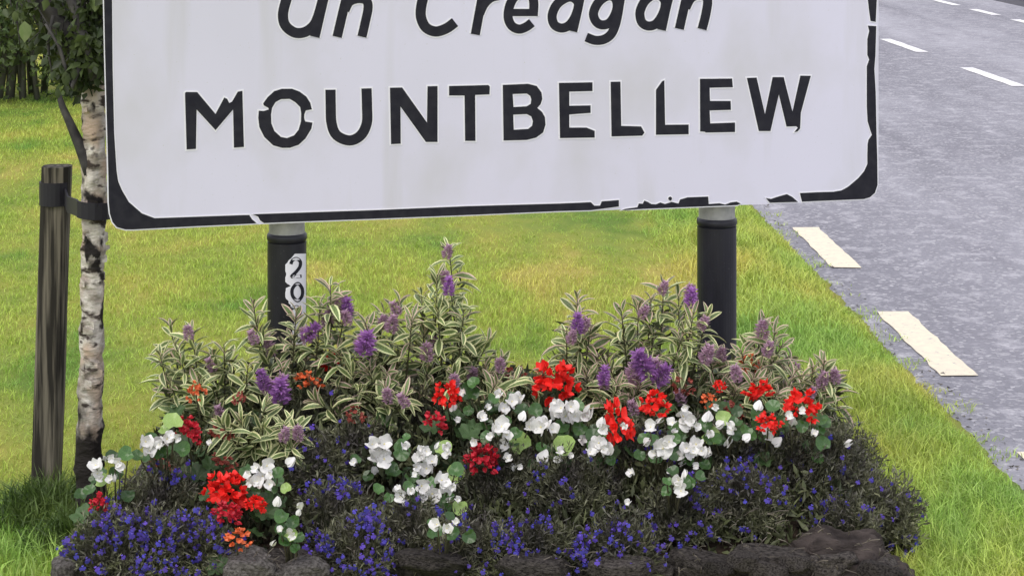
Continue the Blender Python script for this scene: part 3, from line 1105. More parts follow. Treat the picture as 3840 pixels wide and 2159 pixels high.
TD = 4.93
tx = [(352, 1999), (340, 1850), (335, 1700), (338, 1500), (346, 1300), (348, 1100), (349, 900), (352, 700), (352, 500), (350, 380), (352, 250), (358, 120), (350, 0)]
tpts = [P(a, b, TD) for a, b in tx]
base = Vector((tpts[0].x, TD, 0))
birch = thing('birch_tree', 'young silver birch with peeling cream and black bark beside the sign', 'tree', base)
pts = [Vector((0, 0, -0.05))] + [p - base for p in tpts[1:]]
rad = [.036, .034, .035, .030, .029, .028, .028, .028, .029, .031, .028, .025, .024]
fp, fr = [], []
for i in range(len(pts) - 1):
    for s in range(6):
        t = s / 6
        fp.append(pts[i].lerp(pts[i + 1], t))
        fr.append((rad[i] * (1 - t) + rad[i + 1] * t) * (1 + .10 * math.sin(i * 2.7 + s * 1.9) * math.sin(i * 1.3 + s * .8)))
up = pts[-1].copy()
for i in range(1, 16):
    fp.append(up + Vector((.02 * math.sin(i), .02 * math.cos(i * .7), 0.13 * i)))
    fr.append(.024 - .0013 * i)
V, F = tube_arr(fp, fr, 18, 0.14)
trunk = obj('trunk', mesh_np('trunk', V, F, [M_birch], smooth=True), birch)
# peeling curls of bark
rr = random.Random(4)
for k in range(26):
    z = rr.uniform(.35, 1.25)
    i = min(range(len(fp)), key=lambda j: abs(fp[j].z - z))
    th = rr.uniform(math.pi * 1.02, math.pi * 1.98)
    p = fp[i]
    r0 = fr[i] * 1.02
    a0, aw, hh = th, rr.uniform(.4, .9), rr.uniform(.008, .02)
    V, F = [], []
    for s in range(5):
        t = s / 4
        r = r0 + .0015 + .009 * t * t
        a = a0 + aw * t
        V += [(p.x + r * math.cos(a), p.y + r * math.sin(a), z - hh * (1 - .4 * t)), (p.x + r * math.cos(a), p.y + r * math.sin(a), z + hh * (1 - .5 * t))]
        if s:
            F.append((2 * s - 2, 2 * s, 2 * s + 1, 2 * s - 1))
    obj('bark_curl', mesh_np('bark_curl', V, F, [M_birch]), trunk)
# limbs: the low stub on the left, and dark twiggy limbs above
limbs = [
    ([(352, 690), (322, 610), (298, 545), (262, 460), (236, 400), (220, 350)], [.016, .014, .0125, .0105, .009, .006], 4.92),
    ([(352, 330), (310, 240), (250, 130), (180, 30), (110, -80)], [.018, .020, .022, .020, .014], 4.99),
    ([(356, 300), (330, 180), (290, 60), (240, -60), (190, -200)], [.013, .013, .012, .010, .008], 4.86),
    ([(300, 250), (270, 330), (256, 300), (225, 180), (170, 90)], [.006, .006, .005, .004, .003], 4.85),
    ([(354, 260), (372, 150), (380, 50), (400, -80)], [.009, .008, .007, .006], 5.02),
    ([(200, 60), (180, 150), (185, 220), (200, 290)], [.005, .004, .003, .002], 4.92),
    ([(352, 400), (300, 270), (232, 130), (172, 20), (110, -90)], [.026, .038, .044, .042, .034], 5.12),
    ([(360, 340), (330, 200), (320, 60), (330, -80)], [.020, .022, .020, .018], 5.08),
    ([(352, 100), (300, -60), (230, -260), (180, -500)], [.016, .014, .011, .008], 5.0),
]
for path, rd, dd in limbs:
    V, F = tube_arr([P(a, b, dd) - base for a, b in path], rd, 8, 0.15)
    obj('branch', mesh_np('branch', V, F, [M_twig], smooth=True), birch)
for k in range(12):      # the crown's limbs above the picture
    z0 = 1.7 + .13 * k
    a = rr.uniform(0, 6.28)
    L_ = rr.uniform(.35, .75) * (1 - .03 * k)
    s0 = Vector((up.x, up.y, z0))
    ptsb = [s0 + Vector((math.cos(a) * L_ * t, math.sin(a) * L_ * t, L_ * .8 * t - .2 * t * t)) for t in (0, .33, .66, 1)]
    V, F = tube_arr(ptsb, [.012, .009, .006, .003], 6)
    obj('branch', mesh_np('branch', V, F, [M_twig], smooth=True), birch)
# twigs and leaves; low ones hang left of the sign only
cl, dr = [], []
twV = []
for k in range(210):
    a, b = rr.uniform(40, 385), rr.uniform(-260, 200)
    if rr.random() < .65:
        b = rr.uniform(-100, 300)
        a = rr.uniform(110 + max(0, b) * .55, 392)
    if k % 3 == 0:
        a, b = rr.uniform(290, 388), rr.uniform(-60, 250)
    dd = rr.uniform(4.88, 5.30) if k % 3 else rr.uniform(4.86, 4.90)
    p0 = P(a, b, dd) - base
    p1 = p0 + Vector((rr.uniform(-.03, .03), rr.uniform(-.03, .03), -rr.uniform(.02, .06)))
    twV.append(tube_arr([p0 + Vector((rr.uniform(-.03, .03), 0, .05)), p0, p1], [.0022, .0018, .001], 4))
    for j in range(10):
        t = rr.random()
        cl.append(tuple(p0.lerp(p1, t) + Vector((rr.gauss(0, .012), rr.gauss(0, .012), rr.gauss(0, .012)))))
        dr.append((rr.gauss(0, .6), rr.gauss(0, .6), -rr.uniform(.1, 1.2)))
for k in range(2600):
    z = rr.uniform(1.62, 3.9)
    R0 = .65 * math.sin(max(0.08, min(1, (4.1 - z) / 2.6)) * math.pi * .72)
    a, q = rr.uniform(0, 6.28), R0 * math.sqrt(rr.random())
    cl.append((up.x + q * math.cos(a) - .05, up.y + q * math.sin(a), z))
    dr.append((rr.gauss(0, .6), rr.gauss(0, .6), -rr.uniform(.1, 1.2)))
V, F = join(twV)
obj('twig', mesh_np('twig', V, F, [M_twig]), birch, kind='stuff')
cl, dr = np.array(cl), np.array(dr)
V, F = leafcloud(cl, dr, rng.uniform(.022, .038, len(cl)), rng.uniform(.016, .026, len(cl)))
obj('leaf', mesh_np('leaf', V, F, [M_bleaf]), birch, kind='stuff')
# three pale hanging leaves that show singly
for (a, b, s) in ((92, 118, .050), (356, 12, .040), (55, 62, .026), (246, 295, .036), (216, 352, .024), (276, 275, .030)):
    p = P(a, b, 4.84) - base
    V = []
    for (x, z) in ((0, .5), (.26, .25), (.33, -.05), (.2, -.32), (0, -.55), (-.2, -.32), (-.33, -.05), (-.26, .25)):
        V.append((p.x + x * s, p.y + abs(x) * s * .5, p.z + z * s))
    V.append((p.x, p.y - .002, p.z))
    obj('leaf', mesh_np('leaf', V, [(i, (i + 1) % 8, 8) for i in range(8)], [M_paleleaf if s > .035 and b < 200 else M_bleaf], smooth=True), birch)

# the strap that ties the birch to the stake
st = thing('rubber_tree_tie', 'black rubber tie strapping the birch to the timber stake', 'tree tie', P(250, 760, 5.05))
sv = Vector(st.location)
zc = P(215, 730, 5.17).z
scx = bot.x + (top.x - bot.x) * (zc / hgt)


def band(pts, hw):
    V, F = [], []
    n = len(pts)
    for i, p in enumerate(pts):
        p = Vector(p)
        t = (Vector(pts[min(i + 1, n - 1)]) - Vector(pts[max(i - 1, 0)]))
        nn = Vector((t.y, -t.x, 0)).normalized() * .0022
        h = Vector((0, 0, hw))
        V += [p + nn - h, p + nn + h, p - nn + h, p - nn - h]
        if i:
            a, b = 4 * i - 4, 4 * i
            for k in range(4):
                F.append((a + k, a + (k + 1) % 4, b + (k + 1) % 4, b + k))
    return [q - sv for q in V], F


pts = [(scx + .041 * math.cos(t), 5.2 + .041 * math.sin(t), zc) for t in [math.radians(q) for q in range(100, 330, 15)]]
V1 = band(pts, .030)
z2 = P(350, 800, 4.9).z
ti = min(range(len(fp)), key=lambda j: abs(fp[j].z - z2))
tc_ = base + fp[ti]
pts = [(scx + .03, 5.17, zc - .005), (scx + .055, 5.09, zc - .012)] + \
      [(tc_.x + .040 * math.cos(t), tc_.y + .040 * math.sin(t), z2 + .010 * (1 - k / 8)) for k, t in enumerate([math.radians(q) for q in range(190, 400, 24)])]
V2 = band(pts, .0205)
obj('loop', mesh_np('loop', V1[0], V1[1], [M_strap]), st)
obj('belt', mesh_np('belt', V2[0], V2[1], [M_strap]), st)

# rank grass round the feet of stake and birch
for (px, py, dd, n, sp, hh, lb) in ((175, 1930, 5.02, 1500, .16, .12, 'dark rank grass tuft around the foot of the timber stake'),
                                    (285, 1990, 4.80, 900, .11, .12, 'dark grass tuft at the foot of the birch trunk')):
    x0 = (px - PCX) / FPX * dd
    n_ = n
    q = rng.normal(size=(n_, 2)) * sp * .55
    V, F = blades(np.stack([q[:, 0], q[:, 1], np.full(n_, 0.0)], 1), hh * rng.uniform(.35, 1.2, n_) * np.exp(-(q ** 2).sum(1) / sp ** 2 * .6),
                  .004 * rng.uniform(.7, 1.5, n_), rng.uniform(.1, 1.1, n_))
    tf = obj('grass_tuft', mesh_np('grass_tuft', V, F, [M_tuft]), None, (x0, dd, 0.004), label=lb, cat='grass')

# ------------------------------------------------------------------ the raised flower bed
def soil_z(x, y):
    u, v = abs((x + .03) / .93), abs((y - 5.02) / .74)
    r = (u ** 4 + v ** 4) ** .25
    if r >= 1:
        return 0.0
    e = min(1, (1 - r) / .16)
    return (0.115 + 0.13 * min(1, max(0, (y - 4.3) / .6)) * min(1, (1 - r) / .4) * (1 - .75 * min(1, max(0, (y - 5.05) / .45)))) * (e ** .5) + .015 * noise.noise(Vector((x * 9, y * 9, 0)))


bed = thing('raised_flower_bed', 'low raised bed of dark soil edged with rough stones beneath the sign', 'flower bed', (-.03, 5.02, 0))
V, F = [], []
NX, NY = 96, 76
for j in range(NY + 1):
    for i in range(NX + 1):
        x = -.98 + 1.90 * i / NX
        y = 4.26 + 1.52 * j / NY
        V.append((x + .03, y - 5.02, soil_z(x, y) - .004))
        if i and j:
            a = j * (NX + 1) + i
            F.append((a - NX - 2, a - NX - 1, a, a - 1))
obj('soil', mesh_np('soil', V, F, [M_soil], smooth=True), bed)
import bmesh
stone_me = []
for v in range(6):
    bm = bmesh.new()
    bmesh.ops.create_icosphere(bm, subdivisions=4, radius=1)
    rs = random.Random(v)
    cuts = [Vector((rs.gauss(0, 1), rs.gauss(0, 1), rs.gauss(0, 1))).normalized() for _ in range(11)] + [Vector((0, 0, 1)), Vector((0, -1, .15)).normalized()]
    lim = [rs.uniform(.66, .86) for _ in cuts]
    for q in bm.verts:
        d = q.co.copy()
        for c_, h_ in zip(cuts, lim):                 # facets, as of split stone
            e_ = d.dot(c_) - h_
            if e_ > 0:
                d -= c_ * e_ * .92
        d *= 1 + .10 * noise.noise(d * 2.3 + Vector((v * 5, 0, 0))) + .06 * noise.noise(d * 6.0 + Vector((0, v * 3, 0)))
        q.co = d
    for m_ in (M_stone, M_stone2):
        me = bpy.data.meshes.new('stone')
        bm.to_mesh(me)
        me.materials.append(m_)
        me.polygons.foreach_set('use_smooth', np.ones(len(me.polygons), dtype=bool))
        stone_me.append(me)
    bm.free()
r5 = random.Random(5)


def stone(x, y, z, sx, sy, sz, grey, rz=0.0):
    M = Matrix.Translation((x + .03, y - 5.02, z)) @ Euler((r5.uniform(-.15, .15), r5.uniform(-.15, .15), rz + r5.uniform(-.15, .15))).to_matrix().to_4x4() @ \
        Matrix.Diagonal((sx, sy, sz, 1))
    obj('stone', stone_me[r5.randrange(6) * 2 + (1 if grey else 0)], bed, M=M)


x = -.88
while x < .79:                         # front, two courses
    L_ = r5.uniform(.07, .13)
    stone(x + L_ / 2, 4.335, .035, L_ * .60, .07, .050, r5.random() < .25)
    x += L_
x = -.90
while x < .78:
    L_ = r5.uniform(.08, .16)
    fx_ = (x + L_ / 2 + 0.03)
    grey = (-.62 < fx_ < -.46) or x < -.90
    stone(x + L_ / 2, 4.355 + r5.uniform(-.015, .012), .100 + r5.uniform(-.014, .010), L_ * .68, .075, .045, grey)
    x += L_
y = 4.42
while y < 5.65:                        # the two sides
    L_ = r5.uniform(.1, .18)
    for sgn in (-1, 1):
        xx = -.03 + sgn * (.88 if sgn < 0 or y > 4.8 else .83)
        stone(xx, y + L_ / 2, .05, .065, L_ * .6, .062, r5.random() < .3)
        if sgn > 0 and y > 4.75:
            stone(xx - .03, y + L_ / 2, .135, .07, L_ * .6, .05, False)
    y += L_
x = -.85
while x < .8:
    L_ = r5.uniform(.1, .2)
    stone(x + L_ / 2, 5.70, .05, L_ * .6, .065, .06, r5.random() < .3)
    x += L_
# grey stones that show below the flowers, and the pale rubble at the right
for (px, py, dd, a, b, c_, gy) in ((930, 2140, 4.26, .060, .05, .035, 1), (1140, 2150, 4.26, .055, .05, .034, 1), (1045, 2165, 4.27, .03, .04, .028, 1),
                                   (262, 2140, 4.42, .045, .06, .045, 1), (2700, 2130, 4.27, .035, .03, .020, 0),
                                   (2790, 2100, 4.27, .038, .03, .024, 0), (2880, 2140, 4.26, .045, .03, .024, 0), (2980, 2110, 4.28, .035, .03, .022, 0),
                                   (1620, 2110, 4.27, .085, .05, .030, 0), (2000, 2125, 4.27, .090, .05, .030, 0), (2330, 2130, 4.27, .075, .05, .030, 0),
                                   (3300, 2150, 4.30, .05, .05, .03, 0)):
    p = P(px, py, dd)
    stone(p.x, p.y, p.z, a, b, c_, gy)

bm = bmesh.new()
bmesh.ops.create_icosphere(bm, subdivisions=6, radius=1)
c_ = P(3120, 2250, 4.42) - Vector((-.03, 5.02, 0))
for q in bm.verts:
    d = q.co.copy()
    v_ = Vector((d.x * .18, d.y * .15, d.z * .155))
    v_ += d * (.030 * noise.noise(v_ * 11) + .014 * noise.noise(v_ * 30) + .012 * noise.noise(Vector((v_.x * 12, v_.y * 12, v_.z * 60))) + .006 * noise.noise(v_ * 70))
    q.co = v_ + c_
me = bpy.data.meshes.new('soil_bank')
bm.to_mesh(me)
bm.free()
M_bank = mat('crumbling dark earth', (0.018, 0.015, 0.014), (0.075, 0.062, 0.056), scale=13, detail=9, rough=0.95, spec=0.1,
             bump=0.012, bscale=45, stretch=(1, 1, 3.2))
me.materials.append(M_bank)
me.polygons.foreach_set('use_smooth', np.ones(len(me.polygons), dtype=bool))
obj('soil_bank', me, bed)
# dead stems and rootlets lying over the front of the bank and stones
dv = []
for k in range(240):
    a, b = (r5.uniform(2650, 3380), r5.uniform(1900, 2150)) if k < 110 else (r5.uniform(800, 2650), r5.uniform(2030, 2150))
    p = P(a, b, 4.265 + (.0 if k >= 110 else .02 + max(0, 2100 - b) * .0003)) - Vector((-.03, 5.02, 0))
    L_ = r5.uniform(.012, .045)
    dx, dz = r5.uniform(-1, 1), r5.uniform(-.8, .3)
    dv.append(tube_arr([p, p + Vector((dx * L_ * .5, -.008, dz * L_ * .5 + .006)), p + Vector((dx * L_, .004, dz * L_))], [.0012, .0010, .0006], 4))
V, F = join(dv)
M_dead = mat('dead stems', (0.05, 0.042, 0.034), (0.16, 0.14, 0.11), scale=12, rough=0.8, island=0.4)
obj('dead_stems', mesh_np('dead_stems', V, F, [M_dead]), bed, kind='stuff')

# ------------------------------------------------------------------ unit meshes for plants
def leaf_mesh(name, length_pts, margin, mats, curl=0.5, fold=0.18, seed=0):
    """A lance leaf along +Y: centre strip in mats[0], margins in mats[1]; (t, half width) rows."""
    V, F, MI = [], [], []
    for i, (t, hw) in enumerate(length_pts):
        y = math.sin(t * curl) / curl if curl else t
        z = -(1 - math.cos(t * curl)) / curl if curl else 0
        ins = max(hw - margin, hw * .45)
        for x in (-hw, -ins, 0, ins, hw):
            V.append((x, y, z + abs(x) * fold * 2))
        if i:
            for k in range(4):
                a = (i - 1) * 5 + k
                F.append((a, a + 1, a + 6, a + 5))
                MI.append(1 if k in (0, 3) else 0)
    return mesh_np(name, V, F, mats, smooth=True, mi=MI)


rows_ = [(0, .018), (.2, .075), (.45, .118), (.7, .112), (.88, .070), (1.0, .010)]
hebe_leaves = [leaf_mesh('hebe_leaf', rows_, .050, [M_hg, M_hc], c_, .2) for c_ in (.5, 1.0, -.5)] + \
              [leaf_mesh('hebe_leaf', rows_, .045, [M_hg, M_hp], .7, .2)]


def spike_mesh(m, n=190, L_=1.0, R0=.31, seed=0):
    r = random.Random(seed)
    ps, ds = [], []
    for i in range(n):
        t = i / n
        rr_ = R0 * (math.sin(min(1, t * 1.15 + .12) * math.pi) ** .6)
        a = i * 2.4
        ps.append((rr_ * .35 * math.cos(a), rr_ * .35 * math.sin(a), t * L_))
        ds.append((math.cos(a), math.sin(a), .35 + r.uniform(-.4, .4)))
    V, F = leafcloud(np.array(ps), np.array(ds), R0 * rng.uniform(.6, 1.15, n), R0 * .30, .2)
    return mesh_np('flower_spike', V, F, [m])


spikes = [spike_mesh(M_purple, seed=1), spike_mesh(M_purple, 170, R0=.38, seed=2), spike_mesh(M_mauve, 150, R0=.36, seed=3)]


def petal_grid(L_, W_, cup, nx=5, ny=5, ruffle=0.0, seed=0):
    r = random.Random(seed)
    V, F = [], []
    for j in range(ny):
        t = j / (ny - 1)
        wd = W_ * math.sin(min(1, .12 + t * .95) * math.pi * .93) ** .6
        for i in range(nx):
            s = i / (nx - 1) * 2 - 1
            x = s * wd / 2
            y = t * L_ * (1 - .12 * s * s * t)
            z = cup * (t * t) * L_ - cup * .5 * s * s * W_ * .5 + ruffle * math.sin(s * 5 + seed) * t * W_
            V.append((x, y, z))
    for j in range(ny - 1):
        for i in range(nx - 1):
            a = j * nx + i
            F.append((a, a + 1, a + nx + 1, a + nx))
    return V, F


def xf(vf, M):
    return [M @ Vector(v) for v in vf[0]], vf[1]


def begonia_flower(seed):
    """Two broad rounded petals and two narrow ones round a yellow centre, in a unit 1 across; opens along +Z."""
    parts = []
    for k, (a, L_, W_) in enumerate(((0, .52, .66), (180, .52, .62), (92, .42, .34), (268, .42, .36))):
        M = Matrix.Rotation(math.radians(a + seed * 13), 4, 'Z') @ Matrix.Translation((0, .01, .02 * k)) @ Matrix.Rotation(math.radians(18 + 6 * (seed % 3)), 4, 'X')
        parts.append(xf(petal_grid(L_ * 1.05, W_ * 1.2, .42, 6, 6, ruffle=.03, seed=seed + k), M))
    V, F = join(parts)
    V = [v * (1 + .15 * noise.noise(Vector(v) * 3 + Vector((seed * 4, 0, 0)))) for v in V]
    nf = len(F)
    bm = bmesh.new()
    bmesh.ops.create_icosphere(bm, subdivisions=1, radius=.05)
    V2 = [v.co + Vector((0, 0, .05)) for v in bm.verts]
    F2 = [tuple(v.index for v in f.verts) for f in bm.faces]
    bm.free()
    V, F = join([(V, F), (V2, F2)])
    return mesh_np('begonia_flower', V, F, [M_petal, M_pollen], smooth=True, mi=[0] * nf + [1] * (len(F) - nf))


beg_fl = [begonia_flower(s) for s in range(3)]
# closed bud: two pressed petals
parts = []
for k, (a_, L_, W_) in enumerate(((0, .62, .60), (180, .58, .52), (80, .5, .3))):
    M = Matrix.Rotation(math.radians(a_), 4, 'Z') @ Matrix.Translation((0, .02, -.3)) @ Matrix.Rotation(math.radians(62 - 8 * k), 4, 'X')
    parts.append(xf(petal_grid(L_, W_, .5, ruffle=.05, seed=k), M))
V, F = join(parts)
beg_bud = mesh_np('begonia_bud', V, F, [M_petal], smooth=True)


def round_leaf(mats, seed=0, lobes=0, cup=.25, n=14):
    V = [(0, 0, -cup * .15)]
    F = []
    for ring_ in (1, 2):
        for k in range(n):
            th = 2 * math.pi * k / n
            r = .5 * ring_ / 2 * (1 + .05 * math.sin(3 * th + seed))
            if lobes and ring_ == 2:
                r *= 1 + .13 * math.cos(lobes * th)
            if abs(th - math.pi * 1.5) < .3:
                r *= .72
            V.append((r * math.cos(th) * .95, r * math.sin(th) + .12, cup * (r ** 2) * 1.3 + .03 * math.sin(5 * th + seed) * ring_))
    for k in range(n):
        F.append((0, 1 + k, 1 + (k + 1) % n))
        F.append((1 + k, 1 + n + k, 1 + n + (k + 1) % n, 1 + (k + 1) % n))
    return mesh_np('round_leaf', V, F, mats, smooth=True)


beg_leaf = [round_leaf([M_bg], 0), round_leaf([M_bg], 2, cup=.4), round_leaf([M_bgl], 4, cup=.3)]
ger_leaf = [round_leaf([M_gleaf], 1, lobes=7, n=28, cup=.2), round_leaf([M_gleaf], 3, lobes=7, n=28, cup=.4)]


def gera_head(m, seed, nfl=40):
    """A loose, lopsided head of five-petalled florets, radius about 1."""
    r = random.Random(seed)
    parts = []
    c0 = Vector((r.uniform(-.25, .25), r.uniform(-.25, .25), r.uniform(-.1, .1)))
    for i in range(nfl):
        z = 1 - (i + .5) / nfl * 1.5
        a = i * 2.39996 + seed
        q = math.sqrt(max(0, 1 - z * z))
        d = Vector((q * math.cos(a), q * math.sin(a), z))
        d += Vector((r.gauss(0, .22), r.gauss(0, .22), r.gauss(0, .22)))
        d.normalize()
        lump = 1 + .32 * noise.noise(d * 1.6 + Vector((seed * 3.1, 0, 0)))
        rad_ = r.uniform(.50, .95) * lump
        M = Matrix.Translation(c0 * .5 + d * rad_) @ (d + Vector((r.gauss(0, .3), r.gauss(0, .3), r.gauss(0, .3)))).to_track_quat('Z', 'Y').to_matrix().to_4x4() @ \
            Matrix.Rotation(r.uniform(0, 6.28), 4, 'Z')
        closed = r.random() < .2
        for k in range(5):
            Mk = M @ Matrix.Rotation(k * 2 * math.pi / 5 + r.uniform(-.2, .2), 4, 'Z') @ Matrix.Rotation(math.radians(75 if closed else r.uniform(5, 42)), 4, 'X')
            parts.append(xf(petal_grid(r.uniform(.24, .40), r.uniform(.24, .34), .35, 3, 4, ruffle=.08, seed=k + i), Mk))
    V, F = join(parts)
    return mesh_np('flower_head', V, F, [m], smooth=True)


heads = {'red': [gera_head(M_red, 1), gera_head(M_red, 2, 32), gera_head(M_red, 6, 30), gera_head(M_red, 7, 36)], 'crimson': [gera_head(M_crim, 3), gera_head(M_crim, 8, 30)], 'orange': [gera_head(M_orange, 4, 22)],
         'dull': [gera_head(M_dull, 5, 16)]}


def lob_flower():
    V, F = [], []
    for a, L_, W_ in ((-40, 1, .42), (0, 1.1, .46), (40, 1, .42), (155, .6, .2), (205, .6, .2)):
        M = Matrix.Rotation(math.radians(a + 180), 3, 'Z')
        b = len(V)
        for (x, y, z) in ((0, .05, 0), (W_ / 2, L_ * .55, -.08), (0, L_, -.2), (-W_ / 2, L_ * .55, -.08)):
            V.append(M @ Vector((x, y * .5, z)))
        F.append((b, b + 1, b + 2, b + 3))
    return mesh_np('lobelia_flower', V, F, [M_lblue])


lobf = lob_flower()


def frame_from(d, roll=0.0, up=Vector((0, 0, 1))):
    """Rotation whose +Y points along d and +Z as near `up` as it can."""
    y = Vector(d).normalized()
    x = y.cross(up)
    if x.length < 1e-4:
        x = Vector((1, 0, 0))
    x.normalize()
    z = x.cross(y)
    M = Matrix((x, y, z)).transposed()
    return (M @ Matrix.Rotation(roll, 3, 'Y')).to_4x4()


# ------------------------------------------------------------------ variegated shrubs
def hebe(label, base_px, base_d, tips, spk, seed, pink=0.12):
    r = random.Random(seed)
    bx = (base_px - PCX) / FPX * base_d
    bz = soil_z(bx, base_d)
    B = Vector((bx, base_d, bz))
    t = thing('variegated_shrub', label, 'shrub', B, group='variegated shrubs with purple spikes in the flower bed')
    stems = []
    nleaf = 0
    fillp, filld = [], []
    for (px, py, dd) in tips:
        T = P(px, py, dd) - B
        b0 = Vector((r.uniform(-.05, .05) + T.x * .25, r.uniform(-.04, .04) + T.y * .2, -.02))
        ctrl = b0.lerp(T, .5) + Vector((T.x * .10, 0, .02))
        path = [b0 * (1 - q) ** 2 + ctrl * 2 * q * (1 - q) + T * q * q for q in [k / 8 for k in range(9)]]
        stems.append(tube_arr(path, [.0035 - .0022 * k / 8 for k in range(9)], 5))
        Ltot = sum((path[k + 1] - path[k]).length for k in range(8))
        leafy = min(Ltot * .8, .17)
        npair = min(12, int(leafy / .0120))
        tw = r.uniform(0, 3.14)
        for k in range(npair):
            s = 1 - (k * .0125) / Ltot - .015
            s = max(.05, s)
            i = min(7, int(s * 8))
            f = s * 8 - i
            p = path[i].lerp(path[i + 1], f)
            ax = (path[i + 1] - path[i]).normalized()
            side = ax.cross(Vector((0, 1, 0)))
            if side.length < .1:
                side = ax.cross(Vector((1, 0, 0)))
            side.normalize()
            ang = tw + k * math.pi / 2 + r.uniform(-.4, .4)
            op = math.radians(min(22 + k * 9, 68) + r.uniform(-15, 15))
            Ls = (.040 + .0060 * min(k, 4)) * r.uniform(.85, 1.18)
            for q in (0, math.pi):
                rd = Matrix.Rotation(ang + q, 3, ax) @ side
                d = ax * math.cos(op) + rd * math.sin(op)
                M = Matrix.Translation(p) @ frame_from(d, r.uniform(-.7, .7), up=ax) @ Matrix.Diagonal((Ls * r.uniform(.8, 1.3), Ls, Ls * r.uniform(.5, 1.8), 1))
                Ls *= r.uniform(.58, 1.08)
                me = hebe_leaves[3] if (k < 3 and r.random() < pink * 3) or r.random() < pink * .5 else hebe_leaves[r.choice((0, 0, 1, 1, 2))]
                if nleaf < 298:
                    obj('leaf', me, t, M=M)
                    nleaf += 1
        for k in range(26):
            s = r.uniform(.15, .85)
            i = min(7, int(s * 8))
            fillp.append(tuple(path[i] + Vector((r.gauss(0, .018), r.gauss(0, .018) + .02, r.gauss(0, .012)))))
            filld.append((r.gauss(0, .7), r.gauss(0, .7), r.uniform(0, 1)))
    V, F = join(stems)
    obj('stem', mesh_np('stem', V, F, [M_stem], smooth=True), t, kind='stuff')
    V, F = leafcloud(np.array(fillp), np.array(filld), .038, .010)
    obj('inner_foliage', mesh_np('inner_foliage', V, F, [M_cover]), t, kind='stuff')
    spk = spk + [(px + r.uniform(-34, 34), py + r.uniform(-34, 30), dd + .02, sz * .8, 2, r.uniform(-.6, .6)) for (px, py, dd, sz, ty, lean) in spk if ty < 2]
    spk = spk + [(px + r.uniform(-20, 20), py + r.uniform(10, 40), dd - .03, .036, 2, r.uniform(-.6, .6)) for (px, py, dd) in r.sample(tips, max(1, len(tips) // 4))]
    for (px, py, dd, sz, ty, lean) in spk:
        p = P(px, py, dd) - B
        d = Vector((lean, -.25, 1)).normalized()
        M = Matrix.Translation(p - d * sz * .5) @ d.to_track_quat('Z', 'Y').to_matrix().to_4x4() @ Matrix.Scale(sz, 4)
        obj('flower_spike', spikes[ty], t, M=M)


def T_(lst, dd):
    return [(a, b, dd + 0.05 * math.sin(a * .37 + b * .11)) for a, b in lst]


hebe('large variegated shrub at the left end of the bed', 770, 4.93,
     T_([(640, 1225), (720, 1235), (600, 1330), (800, 1330), (640, 1440), (745, 1420), (840, 1290), (900, 1440), (820, 1520), (700, 1540), (930, 1370), (660, 1300), (870, 1370)], 4.84),
     [(985, 1425, 4.72, .050, 0, -.2), (1050, 1470, 4.72, .062, 1, .1), (1010, 1300, 4.85, .045, 2, -.4)], 11)
hebe('low variegated shrub in front of the left shrub, between red and white flowers', 980, 4.72,
     T_([(985, 1600), (1065, 1590), (900, 1570), (1095, 1680), (830, 1590), (1000, 1510), (1120, 1600), (950, 1680)], 4.60), [], 12, .05)
hebe('variegated shrub climbing in front of the left post, with purple spikes', 1110, 4.93,
     T_([(950, 1140), (965, 1240), (1110, 1170), (1090, 1270), (1240, 1070), (1200, 1140), (1290, 1180), (1060, 1390), (1150, 1340), (1230, 1240)], 4.84),
     [(1165, 1245, 4.78, .050, 0, .9), (1300, 1160, 4.80, .052, 0, .05), (1230, 1190, 4.82, .045, 2, .2)], 13, .3)
hebe('variegated shrub with a deep purple spike right of the left post', 1430, 4.95,
     T_([(1440, 1170), (1370, 1210), (1500, 1130), (1545, 1190), (1420, 1290), (1345, 1320), (1500, 1320), (1270, 1320), (1450, 1400), (1380, 1390), (1590, 1240)], 4.82),
     [(1372, 1290, 4.74, .060, 1, .2), (1470, 1215, 4.80, .045, 2, .2)], 14, .3)
hebe('tallest variegated shrub, its single shoot rising above the bed middle', 1690, 4.95,
     T_([(1682, 920), (1640, 1030), (1690, 1090), (1580, 1100), (1640, 1150), (1740, 1160), (1830, 1280), (1780, 1290), (1620, 1250), (1700, 1320), (1600, 1390), (1770, 1380), (1530, 1430)], 4.85),
     [(1682, 1075, 4.80, .045, 0, 0), (1600, 1320, 4.78, .045, 2, 0)], 15, .05)
hebe('small variegated shrub standing alone left of the right hand shrub', 2190, 4.95,
     T_([(2165, 1120), (2175, 1190), (2125, 1240), (2215, 1230), (2240, 1340)], 4.85), [(2165, 1215, 4.79, .050, 0, 0)], 16, .5)
hebe('wide variegated shrub to the left of the right post', 2440, 4.97,
     T_([(2490, 1065), (2440, 1120), (2545, 1110), (2330, 1165), (2395, 1150), (2600, 1180), (2650, 1190), (2345, 1260), (2450, 1250), (2560, 1260), (2400, 1320), (2500, 1370), (2260, 1370), (2310, 1390)], 4.88),
     [(2592, 1120, 4.86, .050, 0, .1), (2265, 1410, 4.72, .046, 0, .1), (2410, 1365, 4.72, .065, 1, -.5), (2480, 1410, 4.72, .055, 1, .7)], 17, .25)
hebe('variegated shrub in front of and right of the right post', 2780, 5.0,
     T_([(2870, 1210), (2905, 1240), (2830, 1290), (2935, 1290), (2780, 1315), (2700, 1320), (2660, 1340), (2965, 1350), (2850, 1375), (2750, 1400), (2640, 1420)], 4.90),
     [(2858, 1235, 4.86, .045, 2, 0), (2650, 1330, 4.80, .05, 2, .3), (2880, 1310, 4.84, .04, 2, .3)], 18, .5)
